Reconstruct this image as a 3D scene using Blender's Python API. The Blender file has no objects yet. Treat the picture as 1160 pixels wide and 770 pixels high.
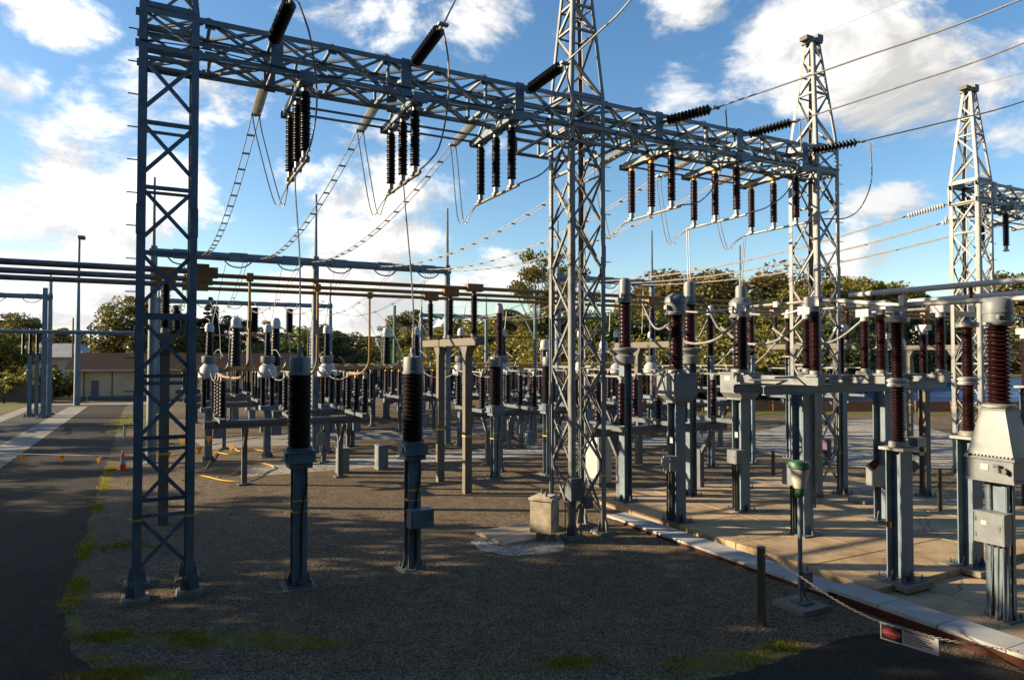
import bpy, math, random
from mathutils import Vector, Matrix, noise
R = math.radians
random.seed(7)
scene = bpy.context.scene
col = scene.collection
PI = math.pi
# ------------------------------------------------------------------ camera
ALPHA, PITCH, CAMH, FPX = R(27.4), R(1.41), 4.1, 773.3
CAM = Vector((0, 0, CAMH))
_r = Vector((math.cos(ALPHA), -math.sin(ALPHA), 0))
_h = Vector((math.sin(ALPHA), math.cos(ALPHA), 0))
_f = _h * math.cos(PITCH) + Vector((0, 0, math.sin(PITCH)))
_u = -_h * math.sin(PITCH) + Vector((0, 0, math.cos(PITCH)))
def ray(px, py):
    return (_f + _r * ((px - 580) / FPX) + _u * ((385 - py) / FPX)).normalized()
def gp(px, py, z=0.0):
    d = ray(px, py); t = (z - CAMH) / d.z
    return CAM + d * t
def rF(r, F, z=0.0):
    v = _r * r + _h * F
    return Vector((v.x, v.y, z))
def atF(px, py, F):
    d = ray(px, py); t = F / d.dot(_h)
    return CAM + d * t
cd = bpy.data.cameras.new('camera'); cam = bpy.data.objects.new('camera', cd); col.objects.link(cam)
cam.location = CAM; cam.rotation_euler = (PI/2 + PITCH, 0, -ALPHA)
cd.sensor_width = 36; cd.lens = 24.0; cd.clip_start = .1; cd.clip_end = 3000
scene.camera = cam

# ------------------------------------------------------------------ materials
def nodes(name):
    m = bpy.data.materials.new(name); m.use_nodes = True
    nt = m.node_tree; b = nt.nodes['Principled BSDF']
    return m, nt, b
def N(nt, t, **kw):
    n = nt.nodes.new(t)
    for k, v in kw.items():
        if k in ('i',):
            for a, c in v.items(): n.inputs[a].default_value = c
        else: setattr(n, k, v)
    return n
def ramp(nt, fac, stops):
    n = nt.nodes.new('ShaderNodeValToRGB'); e = n.color_ramp.elements
    while len(e) < len(stops): e.new(.5)
    for k, (p, c) in enumerate(stops):
        e[k].position = p; e[k].color = (*c, 1) if len(c) == 3 else c
    nt.links.new(fac, n.inputs[0]); return n.outputs[0]
def mat(name, c, rough=.6, metal=0, var=.25, scale=6, bump=0, bscale=40, coat=0, spec=.5, c2=None, rust=0):
    """base colour broken up by two octaves of noise in object space, optional bump"""
    m, nt, b = nodes(name)
    tc = N(nt, 'ShaderNodeTexCoord')
    geo = N(nt, 'ShaderNodeNewGeometry')
    n1 = N(nt, 'ShaderNodeTexNoise', i={'Scale': scale, 'Detail': 6, 'Roughness': .65})
    nt.links.new(geo.outputs['Position'], n1.inputs['Vector'])
    lo = tuple(x * (1 - var) for x in c); hi = tuple(min(1, x * (1 + var)) for x in c)
    if c2: lo = c2
    cc = ramp(nt, n1.outputs[0], [(.3, lo), (.7, hi)])
    if rust:                     # thin vertical weathering streaks and rust blooms
        mp = N(nt, 'ShaderNodeMapping'); mp.inputs['Scale'].default_value = (9, 9, .9); nt.links.new(geo.outputs['Position'], mp.inputs[0])
        n5 = N(nt, 'ShaderNodeTexNoise', i={'Scale': 1.0, 'Detail': 8, 'Roughness': .7}); nt.links.new(mp.outputs[0], n5.inputs['Vector'])
        k = N(nt, 'ShaderNodeMapRange', i={1: .54, 2: .76, 3: 0, 4: rust * 2}); nt.links.new(n5.outputs[0], k.inputs[0])
        mx = N(nt, 'ShaderNodeMixRGB', i={2: (.085, .058, .04, 1)}); nt.links.new(k.outputs[0], mx.inputs[0]); nt.links.new(cc, mx.inputs[1]); cc = mx.outputs[0]
    nt.links.new(cc, b.inputs['Base Color'])
    b.inputs['Roughness'].default_value = rough; b.inputs['Metallic'].default_value = metal
    b.inputs['Coat Weight'].default_value = coat; b.inputs['Specular IOR Level'].default_value = spec
    rr = ramp(nt, n1.outputs[0], [(.3, (rough*.8,)*3), (.7, (min(1, rough*1.2),)*3)])
    nt.links.new(rr, b.inputs['Roughness'])
    if bump:
        n2 = N(nt, 'ShaderNodeTexNoise', i={'Scale': bscale, 'Detail': 4})
        nt.links.new(geo.outputs['Position'], n2.inputs['Vector'])
        bp = N(nt, 'ShaderNodeBump', i={'Strength': bump, 'Distance': .02})
        nt.links.new(n2.outputs[0], bp.inputs['Height']); nt.links.new(bp.outputs[0], b.inputs['Normal'])
    return m
M = {}
M['steel'] = mat('shade_blue_galvanised', (.112, .158, .198), .55, .1, .32, 2.2, .2, 50, rust=.25)  # one galvanised steel throughout; this copy has blue shade in its colour
M['galv'] = mat('sunlit_tone_galvanised', (.152, .163, .17), .5, .1, .35, 2.2, .15, 50, rust=.30)  # same galvanised steel with sunlit paleness put into the colour
M['beam_steel'] = mat('lit_beam_galvanised', (.14, .175, .205), .52, .1, .32, 2.2, .15, 50, rust=.22)  # same steel again, the lit beam's blue grey put into the colour
M['steel_dark'] = mat('weathered_steel', (.085, .098, .11), .6, .1, .3, 4)
M['steel_pale'] = mat('pale_grey_paint', (.142, .162, .175), .5, .0, .3, 2.5, rust=.15)
M['white'] = mat('white_paint', (.34, .35, .355), .45, 0, .18, 2.5)
M['alu'] = mat('bright_aluminium', (.25, .25, .24), .42, .2, .2, 5)
M['porcelain'] = mat('brown_porcelain', (.020, .0042, .0055), .34, 0, .3, 8, spec=.4)
M['porcelain_shaded'] = mat('shaded_brown_porcelain', (.0055, .0035, .004), .42, 0, .3, 8, spec=.25)  # the same brown glaze with shade put into its colour
M['porcelain_grey'] = mat('grey_porcelain', (.52, .52, .49), .4, 0, .15, 8)
M['orange'] = mat('orange_brown_tube', (.24, .128, .026), .5, .1, .3, 2)
M['orange_dark'] = mat('dull_orange_tube', (.18, .095, .035), .55, .1, .3, 2)
M['yellow'] = mat('yellow_paint', (.72, .42, .03), .5, 0, .15, 3)
M['cable'] = mat('conductor', (.20, .19, .17), .5, .4, .2, 5)
M['cable_pale'] = mat('sunlit_conductor', (.36, .34, .31), .5, .2, .2, 5)  # same wire as above with sunlight put into its colour
M['black'] = mat('black_rubber', (.015, .015, .016), .6, 0, .2, 5)
M['concrete'] = mat('concrete', (.17, .155, .125), .85, 0, .3, 5, .3, 50)
M['concrete_post'] = mat('precast_concrete', (.125, .115, .095), .85, 0, .3, 3, .3, 40)
M['stained'] = mat('stained_concrete', (.46, .40, .30), .85, 0, .2, 2.6, .3, 40, c2=(.13, .11, .085))
M['rust'] = mat('rusty_edge', (.055, .019, .010), .85, 0, .4, 6, spec=.2)
M['trough'] = mat('trough_cover_concrete', (.30, .31, .305), .8, 0, .18, 2.2, .2, 60)
M['green'] = mat('green_plastic', (.03, .12, .06), .5, 0, .1, 4)
M['lens'] = mat('frosted_diffuser', (.40, .38, .32), .4, 0, .15, 6)
M['tan'] = mat('tan_concrete', (.34, .28, .19), .85, 0, .25, 2.2, .3, 45)
M['red'] = mat('red_orange_plastic', (.75, .06, .02), .5, 0, .1, 4)
M['purple'] = mat('purple_paint', (.09, .03, .08), .5, 0, .1, 4)
M['timber'] = mat('grey_timber', (.055, .046, .032), .85, 0, .35, 8)
M['trunk'] = mat('bark', (.16, .12, .09), .9, 0, .3, 6)
M['wall_cream'] = mat('cream_render', (.50, .36, .22), .9, 0, .15, 1.2)
M['wall_white'] = mat('pale_cladding', (.45, .44, .42), .8, 0, .1, 1)
M['roof_brown'] = mat('brown_tiles', (.032, .018, .015), .95, 0, .3, 2.5, spec=.1)
M['roof_grey'] = mat('grey_metal_roof', (.27, .27, .275), .6, .1, .2, 1)
M['glass'] = mat('dark_window_glass', (.03, .035, .04), .1, 0, .1, 1)
M['sign_white'] = mat('sign_white', (.42, .42, .42), .5, 0, .1, 6)
M['sign_red'] = mat('sign_red', (.42, .02, .035), .5, 0, .06, 6)
M['fence'] = mat('rust_brown_rail', (.20, .085, .04), .8, 0, .3, 2)
M['teal'] = mat('teal_sleeve', (.04, .30, .24), .5, 0, .1, 5)

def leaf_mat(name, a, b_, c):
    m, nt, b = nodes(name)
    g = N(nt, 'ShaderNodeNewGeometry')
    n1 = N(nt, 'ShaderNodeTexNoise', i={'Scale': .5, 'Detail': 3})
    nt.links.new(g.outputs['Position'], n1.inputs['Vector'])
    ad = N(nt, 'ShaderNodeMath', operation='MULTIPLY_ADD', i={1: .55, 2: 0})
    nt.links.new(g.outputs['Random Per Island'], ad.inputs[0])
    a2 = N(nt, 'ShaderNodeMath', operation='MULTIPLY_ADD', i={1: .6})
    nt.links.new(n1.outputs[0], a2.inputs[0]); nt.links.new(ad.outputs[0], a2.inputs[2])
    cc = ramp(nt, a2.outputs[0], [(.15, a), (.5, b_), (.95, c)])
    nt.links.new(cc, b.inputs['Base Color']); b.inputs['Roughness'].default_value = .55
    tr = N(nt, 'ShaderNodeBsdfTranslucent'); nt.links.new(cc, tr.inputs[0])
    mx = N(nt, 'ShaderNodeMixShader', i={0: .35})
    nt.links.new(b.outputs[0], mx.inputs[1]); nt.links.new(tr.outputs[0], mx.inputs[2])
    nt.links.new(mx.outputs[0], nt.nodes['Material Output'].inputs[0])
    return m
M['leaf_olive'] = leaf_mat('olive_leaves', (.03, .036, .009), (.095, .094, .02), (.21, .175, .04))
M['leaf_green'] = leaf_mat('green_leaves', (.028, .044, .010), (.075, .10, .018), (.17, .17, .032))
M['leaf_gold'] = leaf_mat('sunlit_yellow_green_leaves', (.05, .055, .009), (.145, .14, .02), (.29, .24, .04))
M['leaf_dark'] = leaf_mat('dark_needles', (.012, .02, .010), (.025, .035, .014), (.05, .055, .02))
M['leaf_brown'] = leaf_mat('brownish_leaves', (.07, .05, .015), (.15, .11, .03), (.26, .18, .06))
M['moss'] = leaf_mat('moss_blades', (.09, .09, .003), (.24, .22, .005), (.42, .35, .010))

# ------------------------------------------------------------------ mesh builder
class MB:
    def __init__(s): s.v = []; s.f = []; s.sm = []
    def add(s, vs, fs, smooth=False):
        o = len(s.v); s.v += [tuple(x) for x in vs]
        s.f += [tuple(i + o for i in f) for f in fs]; s.sm += [smooth] * len(fs)
        return s
    def box(s, c, d, rz=0):
        x, y, z = d[0]/2, d[1]/2, d[2]/2
        ca, sa = math.cos(rz), math.sin(rz)
        vs = []
        for sz in (-1, 1):
            for sx, sy in ((-1,-1),(1,-1),(1,1),(-1,1)):
                a, b = sx*x, sy*y
                vs.append((c[0]+a*ca-b*sa, c[1]+a*sa+b*ca, c[2]+sz*z))
        return s.add(vs, [(3,2,1,0),(4,5,6,7),(0,1,5,4),(1,2,6,5),(2,3,7,6),(3,0,4,7)])
    def frustum(s, c, d0, d1, h):
        vs = []
        for (dx, dy), z in ((d0, 0), (d1, h)):
            for sx, sy in ((-1,-1),(1,-1),(1,1),(-1,1)): vs.append((c[0]+sx*dx/2, c[1]+sy*dy/2, c[2]+z))
        return s.add(vs, [(3,2,1,0),(4,5,6,7),(0,1,5,4),(1,2,6,5),(2,3,7,6),(3,0,4,7)])
    def bar(s, p, q, w, t=None, side=None):
        """rectangular bar p-q; w across 'side', t along the other"""
        p, q = Vector(p), Vector(q); t = t or w
        a = (q - p)
        if a.length < 1e-6: return s
        a.normalize()
        sd = Vector(side) if side is not None else (Vector((0,0,1)) if abs(a.z) < .9 else Vector((1,0,0)))
        e = (sd - a * sd.dot(a))
        if e.length < 1e-5: e = Vector((1,0,0)) - a * a.x
        e.normalize(); n = a.cross(e)
        vs = []
        for b in (p, q):
            for i, j in ((-1,-1),(1,-1),(1,1),(-1,1)): vs.append(b + e*(i*w/2) + n*(j*t/2))
        return s.add(vs, [(3,2,1,0),(4,5,6,7),(0,1,5,4),(1,2,6,5),(2,3,7,6),(3,0,4,7)])
    def angle(s, p, q, w, t, d1, d2):
        """L-section: corner line p-q, legs towards d1 and d2"""
        p, q, d1, d2 = Vector(p), Vector(q), Vector(d1).normalized(), Vector(d2).normalized()
        s.bar(p + d1*w/2, q + d1*w/2, w, t, d1)
        s.bar(p + d2*(w/2 + t/2), q + d2*(w/2 + t/2), w - t, t, d2)
        return s
    def tube(s, pts, r, seg=8, cap=True, r1=None):
        pts = [Vector(p) for p in pts]; n = len(pts); rings = []
        ref = Vector((0,0,1))
        for k, p in enumerate(pts):
            a = (pts[min(k+1, n-1)] - pts[max(k-1, 0)]).normalized()
            e = ref - a * ref.dot(a)
            if e.length < .05: ref = Vector((1, .3, 0)); e = ref - a * ref.dot(a)
            e.normalize(); b = a.cross(e); ref = e
            rr = r if r1 is None else r + (r1 - r) * k / (n - 1)
            rings.append([p + (e*math.cos(2*PI*j/seg) + b*math.sin(2*PI*j/seg))*rr for j in range(seg)])
        vs = [v for g in rings for v in g]; fs = []
        for k in range(n-1):
            for j in range(seg):
                j2 = (j+1) % seg
                fs.append((k*seg+j, k*seg+j2, (k+1)*seg+j2, (k+1)*seg+j))
        s.add(vs, fs, True)
        if cap:
            s.add(rings[0], [tuple(range(seg-1, -1, -1))]); s.add(rings[-1], [tuple(range(seg))])
        return s
    def lathe(s, prof, seg=16, c=(0,0,0), smooth=True):
        vs, fs = [], []
        for r, z in prof:
            for j in range(seg):
                a = 2*PI*j/seg; vs.append((c[0]+r*math.cos(a), c[1]+r*math.sin(a), c[2]+z))
        for k in range(len(prof)-1):
            for j in range(seg):
                j2 = (j+1) % seg
                fs.append((k*seg+j, k*seg+j2, (k+1)*seg+j2, (k+1)*seg+j))
        fs.append(tuple(range(seg-1, -1, -1))); fs.append(tuple((len(prof)-1)*seg + j for j in range(seg)))
        return s.add(vs, fs, smooth)
    def mesh(s, name, m):
        me = bpy.data.meshes.new(name); me.from_pydata(s.v, [], s.f)
        me.polygons.foreach_set('use_smooth', s.sm)
        me.materials.append(M[m] if isinstance(m, str) else m); me.update()
        return me
    def build(s, name, m, parent=None, loc=(0,0,0)):
        return put(name, s.mesh(name, m), parent, loc)
def put(name, me, parent=None, loc=(0,0,0), rot=(0,0,0), scale=None):
    o = bpy.data.objects.new(name, me); col.objects.link(o); o.location = loc; o.rotation_euler = rot
    if scale: o.scale = scale
    if parent: o.parent = parent
    if me and len(me.polygons) and any(p.use_smooth for p in me.polygons):
        try: me.set_sharp_from_angle(angle=R(40))
        except Exception: pass
    return o
def tag(o, label, cat, group=None, kind=None):
    o['label'] = label; o['category'] = cat
    if group: o['group'] = group
    if kind: o['kind'] = kind
    return o
def thing(name, label, cat, loc=(0,0,0), rz=0, group=None):
    o = bpy.data.objects.new(name, None); col.objects.link(o); o.empty_display_size = .3
    o.location = loc; o.rotation_euler = (0, 0, rz)
    return tag(o, label, cat, group)
def struct(name, mb, m, label=None):
    o = mb.build(name, m); o['kind'] = 'structure'
    if label: o['label'] = label
    return o

# insulators: sheds stacked on a core, cached by size
_ins = {}
def ins_mesh(L, rs, m='porcelain', n=None, seg=14, rc=None, r_top=None, alt=True):
    key = (round(L,3), rs, m, n, seg, rc, r_top)
    if key in _ins: return _ins[key]
    n = n or max(4, int(L / .048)); rc = rc or rs * .66
    prof = []
    dz = L / n
    for k in range(n):
        t = k / n; q = 1 if r_top is None else 1 + (r_top/rs - 1) * t
        z = k * dz; R_ = rs * q * (.9 if (alt and k % 2) else 1); C_ = rc * q
        prof += [(C_, z + dz*.10), (R_*.93, z + dz*.22), (R_, z + dz*.36), (R_*.96, z + dz*.46), (C_, z + dz*.86)]
    prof = [(rc*.98, 0)] + prof + [(prof[-1][0]*.98, L)]
    _ins[key] = MB().lathe(prof, seg).mesh('insulator', m)
    return _ins[key]
def ins(parent, loc, L, rs, m='porcelain', name='insulator', rot=(0,0,0), **k):
    return put(name, ins_mesh(L, rs, m, **k), parent, loc, rot)
def cyl(mb, c, r, h, seg=14, bev=.012):
    return mb.lathe([(r-bev, 0), (r, bev), (r, h-bev), (r-bev, h)], seg, c)
def hcol(mb, h, w=.2, d=.2, t=.016, z0=0, axis='x'):
    """rolled H-section column"""
    if axis == 'x':
        mb.box((0, -d/2, z0+h/2), (w, t, h)); mb.box((0, d/2, z0+h/2), (w, t, h)); mb.box((0, 0, z0+h/2), (t, d-t, h))
    else:
        mb.box((-d/2, 0, z0+h/2), (t, w, h)); mb.box((d/2, 0, z0+h/2), (t, w, h)); mb.box((0, 0, z0+h/2), (d-t, t, h))
    return mb
def base_plate(parent, w=.42, ground=0):
    mb = MB(); mb.box((0,0,.016), (w, w, .03))
    for sx, sy in ((1,0),(-1,0),(0,1),(0,-1)):     # gussets
        mb.frustum((sx*w*.34, sy*w*.34, .031), (w*.25 if sx else .02, w*.25 if sy else .02), (.03 if sx else .018, .03 if sy else .018), .17)
    for sx in (-1,1):
        for sy in (-1,1): mb.lathe([(.018,0),(.018,.05),(.012,.055),(.012,.085)], 6, (sx*w*.4, sy*w*.4, .03))
    return mb.build('base_plate', 'steel_dark', parent)
def footing(parent, w=.6, z=-.05, h=.09):
    return MB().frustum((0,0,z), (w, w), (w*.94, w*.94), h).build('footing', 'concrete', parent)
def sag(p, q, s, n=14):
    p, q = Vector(p), Vector(q); out = []
    for k in range(n+1):
        t = k/n; v = p.lerp(q, t); v.z -= s*4*t*(1-t); out.append(v)
    return out
def spline(pts, n=6):
    """Catmull-Rom through the points"""
    P = [Vector(p) for p in pts]; P = [P[0]*2-P[1]] + P + [P[-1]*2-P[-2]]; out = []
    for i in range(1, len(P)-2):
        a, b, c, d = P[i-1:i+3]
        for k in range(n):
            t = k/n
            out.append(.5*((2*b) + (c-a)*t + (2*a-5*b+4*c-d)*t*t + (3*b-a-3*c+d)*t**3))
    out.append(P[-2]); return out
def cable(name, pts, r, m, label, cat, group=None, seg=6):
    return tag(MB().tube(pts, r, seg).build(name, m), label, cat, group)
M['pennant'] = leaf_mat('yellow_plastic_film', (.80, .38, .02), (.85, .45, .03), (.85, .5, .04))
# ------------------------------------------------------------------ sky and sun
SUN_EL, SUN_DIR = R(19), Vector((-.864, .505))          # towards the sun, seen from above
w = bpy.data.worlds.new('World'); scene.world = w; w.use_nodes = True
nt = w.node_tree; nt.nodes.clear()
L = nt.links.new
sky = N(nt, 'ShaderNodeTexSky', sky_type='NISHITA'); sky.sun_disc = False
sky.sun_elevation = SUN_EL; sky.sun_rotation = math.atan2(SUN_DIR.x, SUN_DIR.y)
sky.air_density = 1.0; sky.dust_density = .6; sky.ozone_density = 1.6
tc = N(nt, 'ShaderNodeTexCoord'); dirv = tc.outputs['Generated']
# clouds live on a flat layer high above the place: direction / height gives their ground plan
def vm(op, a, b=None, sc=None):
    n = N(nt, 'ShaderNodeVectorMath', operation=op)
    L(a, n.inputs[0])
    if b is not None:
        if hasattr(b, 'links'): L(b, n.inputs[1])
        else: n.inputs[1].default_value = b
    return n
def ma(op, a, b=0.0, c=None, clamp=False):
    n = N(nt, 'ShaderNodeMath', operation=op); n.use_clamp = clamp
    for k, x in enumerate((a, b, c)):
        if x is None: continue
        if hasattr(x, 'links'): L(x, n.inputs[k])
        else: n.inputs[k].default_value = x
    return n.outputs[0]
nz1 = N(nt, 'ShaderNodeTexNoise', i={'Scale': 5.2, 'Detail': 10, 'Roughness': .62, 'Distortion': .35})
mp = N(nt, 'ShaderNodeMapping'); mp.inputs['Scale'].default_value = (1, 1, 1.75); mp.inputs['Location'].default_value = (3.1, .7, 1.9)
L(dirv, mp.inputs[0]); L(mp.outputs[0], nz1.inputs['Vector'])
nz2 = N(nt, 'ShaderNodeTexNoise', i={'Scale': 15, 'Detail': 7, 'Roughness': .6})
L(mp.outputs[0], nz2.inputs['Vector'])
blob = None
def cloud(px, py, wd, ht, k=1.0):
    """a bank of cloud: centre direction, angular half-width and half-height in degrees, thickness"""
    global blob
    d = ray(px, py); az = math.atan2(d.x, d.y)
    e1 = Vector((math.cos(az), -math.sin(az), 0)); e2 = e1.cross(d)
    a = vm('DOT_PRODUCT', dirv, tuple(e1)).outputs['Value']; b = vm('DOT_PRODUCT', dirv, tuple(e2)).outputs['Value']
    f = vm('DOT_PRODUCT', dirv, tuple(d)).outputs['Value']
    a = ma('MULTIPLY', a, 1/math.sin(R(wd))); b = ma('MULTIPLY', b, 1/math.sin(R(ht)))
    q = ma('ADD', ma('MULTIPLY', a, a), ma('MULTIPLY', b, b))
    q = ma('SUBTRACT', 1.0, q, clamp=True)
    q = ma('MULTIPLY', q, ma('GREATER_THAN', f, 0.0)); q = ma('MULTIPLY', q, k)
    blob = q if blob is None else ma('MAXIMUM', blob, q)
for a in ((90,215,11,8,1.0), (35,6,5.5,3,.9), (8,95,3.5,2.6,.8), (190,130,5,4.5,.7), (400,18,7,3.2,.75), (540,28,6,4,.75), (430,250,8,9,.85), (250,110,4,3.2,.75),
          (320,190,4,4,.5), (560,320,8,3,.7), (770,20,6,6,.85), (765,95,4.5,4,.8), (860,50,7,6,.75), (960,70,9,6,.85), (1060,110,9,6,.95), (1140,150,6,3.5,.65), (1015,226,5.5,2.4,1.05),
          (930,5,10,4,.9), (420,352,13,5.5,1.0), (90,350,15,7,1.1), (600,335,7,3,.6), (980,300,7,3,.5), (640,60,4,4,.45), (-250,150,15,12,.9), (1450,120,14,9,.8)): cloud(*a)
den = ma('ADD', ma('MULTIPLY', nz1.outputs[0], 2.3), ma('MULTIPLY', nz2.outputs[0], .6))
den = ma('ADD', ma('SUBTRACT', den, 1.78), ma('MULTIPLY', blob, .80))
mr = N(nt, 'ShaderNodeMapRange', interpolation_type='SMOOTHSTEP', i={1: -.02, 2: .40, 3: 0, 4: 1})
L(den, mr.inputs[0])
# thick parts grey a little underneath
shade = ramp(nt, ma('ADD', ma('MULTIPLY', nz1.outputs[0], .8), ma('MULTIPLY', nz2.outputs[0], .35)), [(.36, (.58, .62, .70)), (.50, (.86, .87, .91)), (.64, (1.0, .985, .96))])
# sunward slopes of each puff brighter, lee sides greyer
off = vm('ADD', mp.outputs[0], tuple(.045*x for x in (SUN_DIR.x, SUN_DIR.y, .9)))
nz1b = N(nt, 'ShaderNodeTexNoise', i={'Scale': 5.2, 'Detail': 10, 'Roughness': .62, 'Distortion': .35}); L(off.outputs[0], nz1b.inputs['Vector'])
lit = ma('SUBTRACT', nz1.outputs[0], nz1b.outputs[0])
lmr = N(nt, 'ShaderNodeMapRange', i={1: -.09, 2: .05, 3: .70, 4: 1.04}); L(lit, lmr.inputs[0])
shv = vm('SCALE', shade); L(lmr.outputs[0], shv.inputs['Scale']); shade = shv.outputs[0]
# whiter towards the sun's side of the sky
sd = vm('DOT_PRODUCT', dirv, (SUN_DIR.x*math.cos(SUN_EL), SUN_DIR.y*math.cos(SUN_EL), math.sin(SUN_EL))).outputs['Value']
amp = N(nt, 'ShaderNodeMapRange', i={1: -.75, 2: .85, 3: 5.6, 4: 9.2}); L(sd, amp.inputs[0])
cl = vm('SCALE', shade); L(amp.outputs[0], cl.inputs['Scale'])
hs = N(nt, 'ShaderNodeHueSaturation', i={'Saturation': 1.24, 'Value': 1.34}); L(sky.outputs[0], hs.inputs['Color'])
mixc = N(nt, 'ShaderNodeMixRGB'); L(mr.outputs[0], mixc.inputs[0]); L(hs.outputs[0], mixc.inputs[1]); L(cl.outputs[0], mixc.inputs[2])
bg = N(nt, 'ShaderNodeBackground', i={'Strength': .060}); L(mixc.outputs[0], bg.inputs[0])
out = N(nt, 'ShaderNodeOutputWorld'); L(bg.outputs[0], out.inputs[0])
sl = bpy.data.lights.new('sun', 'SUN'); so = bpy.data.objects.new('sun', sl); col.objects.link(so)
sl.energy = 5; sl.angle = R(.5); sl.color = (1, .79, .52)
sv = Vector((SUN_DIR.x*math.cos(SUN_EL), SUN_DIR.y*math.cos(SUN_EL), math.sin(SUN_EL)))
so.rotation_euler = sv.to_track_quat('Z', 'Y').to_euler(); so.location = (-20, 10, 30)
vs = scene.view_settings; vs.view_transform = 'Standard'; vs.look = 'None'; vs.gamma = 1; vs.exposure = 1.35

# ------------------------------------------------------------------ ground materials
def ground_mat(name, c0, c1, c2, vor=34, patch=.18, moss=(), bump=.8):
    m, nt, b = nodes(name)
    L = nt.links.new
    g = N(nt, 'ShaderNodeNewGeometry'); P = g.outputs['Position']
    v = N(nt, 'ShaderNodeTexVoronoi', i={'Scale': vor}); L(P, v.inputs['Vector'])
    n1 = N(nt, 'ShaderNodeTexNoise', i={'Scale': patch, 'Detail': 8, 'Roughness': .65}); L(P, n1.inputs['Vector'])
    n3 = N(nt, 'ShaderNodeTexNoise', i={'Scale': 2.5, 'Detail': 6, 'Roughness': .7}); L(P, n3.inputs['Vector'])
    sp = N(nt, 'ShaderNodeSeparateColor'); L(v.outputs['Color'], sp.inputs[0])
    stone = ramp(nt, sp.outputs[0], [(.0, c0), (.55, c1), (1, c2)])
    mod = ramp(nt, n1.outputs[0], [(.3, (.72,.70,.66)), (.5, (1,1,1)), (.72, (1.2,1.2,1.2))])
    mod2 = ramp(nt, n3.outputs[0], [(.28, (.55,.53,.5)), (.5,(.95,.95,.95)), (.74, (1.3,1.28,1.24))])
    mu = N(nt, 'ShaderNodeMixRGB', blend_type='MULTIPLY', i={0: 1}); L(stone, mu.inputs[1]); L(mod, mu.inputs[2])
    mu2 = N(nt, 'ShaderNodeMixRGB', blend_type='MULTIPLY', i={0: 1}); L(mu.outputs[0], mu2.inputs[1]); L(mod2, mu2.inputs[2])
    colr = mu2.outputs[0]
    if moss:
        tot = None
        for (x, y, sx, sy, rz, k) in moss:
            mp = N(nt, 'ShaderNodeMapping', vector_type='TEXTURE')
            mp.inputs['Location'].default_value = (x, y, 0); mp.inputs['Rotation'].default_value = (0, 0, rz); mp.inputs['Scale'].default_value = (sx, sy, 1)
            L(P, mp.inputs[0])
            ln = N(nt, 'ShaderNodeVectorMath', operation='LENGTH'); L(mp.outputs[0], ln.inputs[0])
            s = N(nt, 'ShaderNodeMath', operation='MULTIPLY_ADD', i={1: -k, 2: k}); s.use_clamp = True; L(ln.outputs['Value'], s.inputs[0])
            if tot is None: tot = s.outputs[0]
            else:
                mxx = N(nt, 'ShaderNodeMath', operation='MAXIMUM'); L(tot, mxx.inputs[0]); L(s.outputs[0], mxx.inputs[1]); tot = mxx.outputs[0]
        n4 = N(nt, 'ShaderNodeTexNoise', i={'Scale': 2.6, 'Detail': 12, 'Roughness': .82}); L(P, n4.inputs['Vector'])
        ad = N(nt, 'ShaderNodeMath', operation='MULTIPLY_ADD', i={1: .75}); L(tot, ad.inputs[0]); L(n4.outputs[0], ad.inputs[2])
        mr = N(nt, 'ShaderNodeMapRange', i={1: .68, 2: 1.0, 3: 0, 4: .7}); L(ad.outputs[0], mr.inputs[0])
        gate = N(nt, 'ShaderNodeMath', operation='GREATER_THAN', i={1: .001}); L(tot, gate.inputs[0])
        mg = N(nt, 'ShaderNodeMath', operation='MULTIPLY'); L(mr.outputs[0], mg.inputs[0]); L(gate.outputs[0], mg.inputs[1])
        mc = ramp(nt, n3.outputs[0], [(.3, (.06,.062,.004)), (.7, (.22,.20,.008))])
        mx = N(nt, 'ShaderNodeMixRGB'); L(mg.outputs[0], mx.inputs[0]); L(colr, mx.inputs[1]); L(mc, mx.inputs[2]); colr = mx.outputs[0]
    L(colr, b.inputs['Base Color']); b.inputs['Roughness'].default_value = .9; b.inputs['Specular IOR Level'].default_value = .25
    bp = N(nt, 'ShaderNodeBump', i={'Strength': bump, 'Distance': .02}); L(v.outputs['Distance'], bp.inputs['Height'])
    bp2 = N(nt, 'ShaderNodeBump', i={'Strength': .5, 'Distance': .06}); L(n3.outputs[0], bp2.inputs['Height']); L(bp.outputs[0], bp2.inputs['Normal'])
    L(bp2.outputs[0], b.inputs['Normal'])
    return m
mossd = []
def moss_at(px, py, sx, sy, rz=0, k=1.0):
    p = gp(px, py); mossd.append((p.x, p.y, sx, sy, rz, k))
moss_at(250, 722, 1.9, .5, -.45, 1.1); moss_at(330, 728, 1.6, .35, -.45, 1.0); moss_at(130, 722, .9, .5, -.3, .9)
moss_at(820, 748, 1.3, .45, -.2, 1.3); moss_at(880, 735, .6, .35, 0, 1.2); moss_at(145, 765, 1.2, .4, -.4, .9); moss_at(640, 752, 1.4, .3, -.3, .8)
moss_at(84, 672, .30, 1.3, 0, 1.2); moss_at(78, 705, .3, .7, .2, 1.2); moss_at(98, 615, .26, 2.2, 0, 1.1); moss_at(108, 575, .24, 2.2, 0, 1.0); moss_at(122, 540, .28, 5, 0, 1.0); moss_at(105, 745, .5, .35, -.4, 1.1); moss_at(136, 480, .9, 9, 0, .85); moss_at(150, 618, .8, .6, 0, .6)
M['gravel'] = ground_mat('brown_gravel', (.025,.018,.012), (.122,.091,.055), (.28,.215,.14), 50, .16, mossd)
M['white_gravel'] = ground_mat('pale_gravel', (.15,.135,.11), (.31,.285,.24), (.5,.47,.42), 26, .3)
M['asphalt'] = ground_mat('asphalt', (.0095,.0075,.0052), (.022,.0178,.0125), (.050,.042,.031), 70, .3, [mossd[6], mossd[5]], .35)
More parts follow.
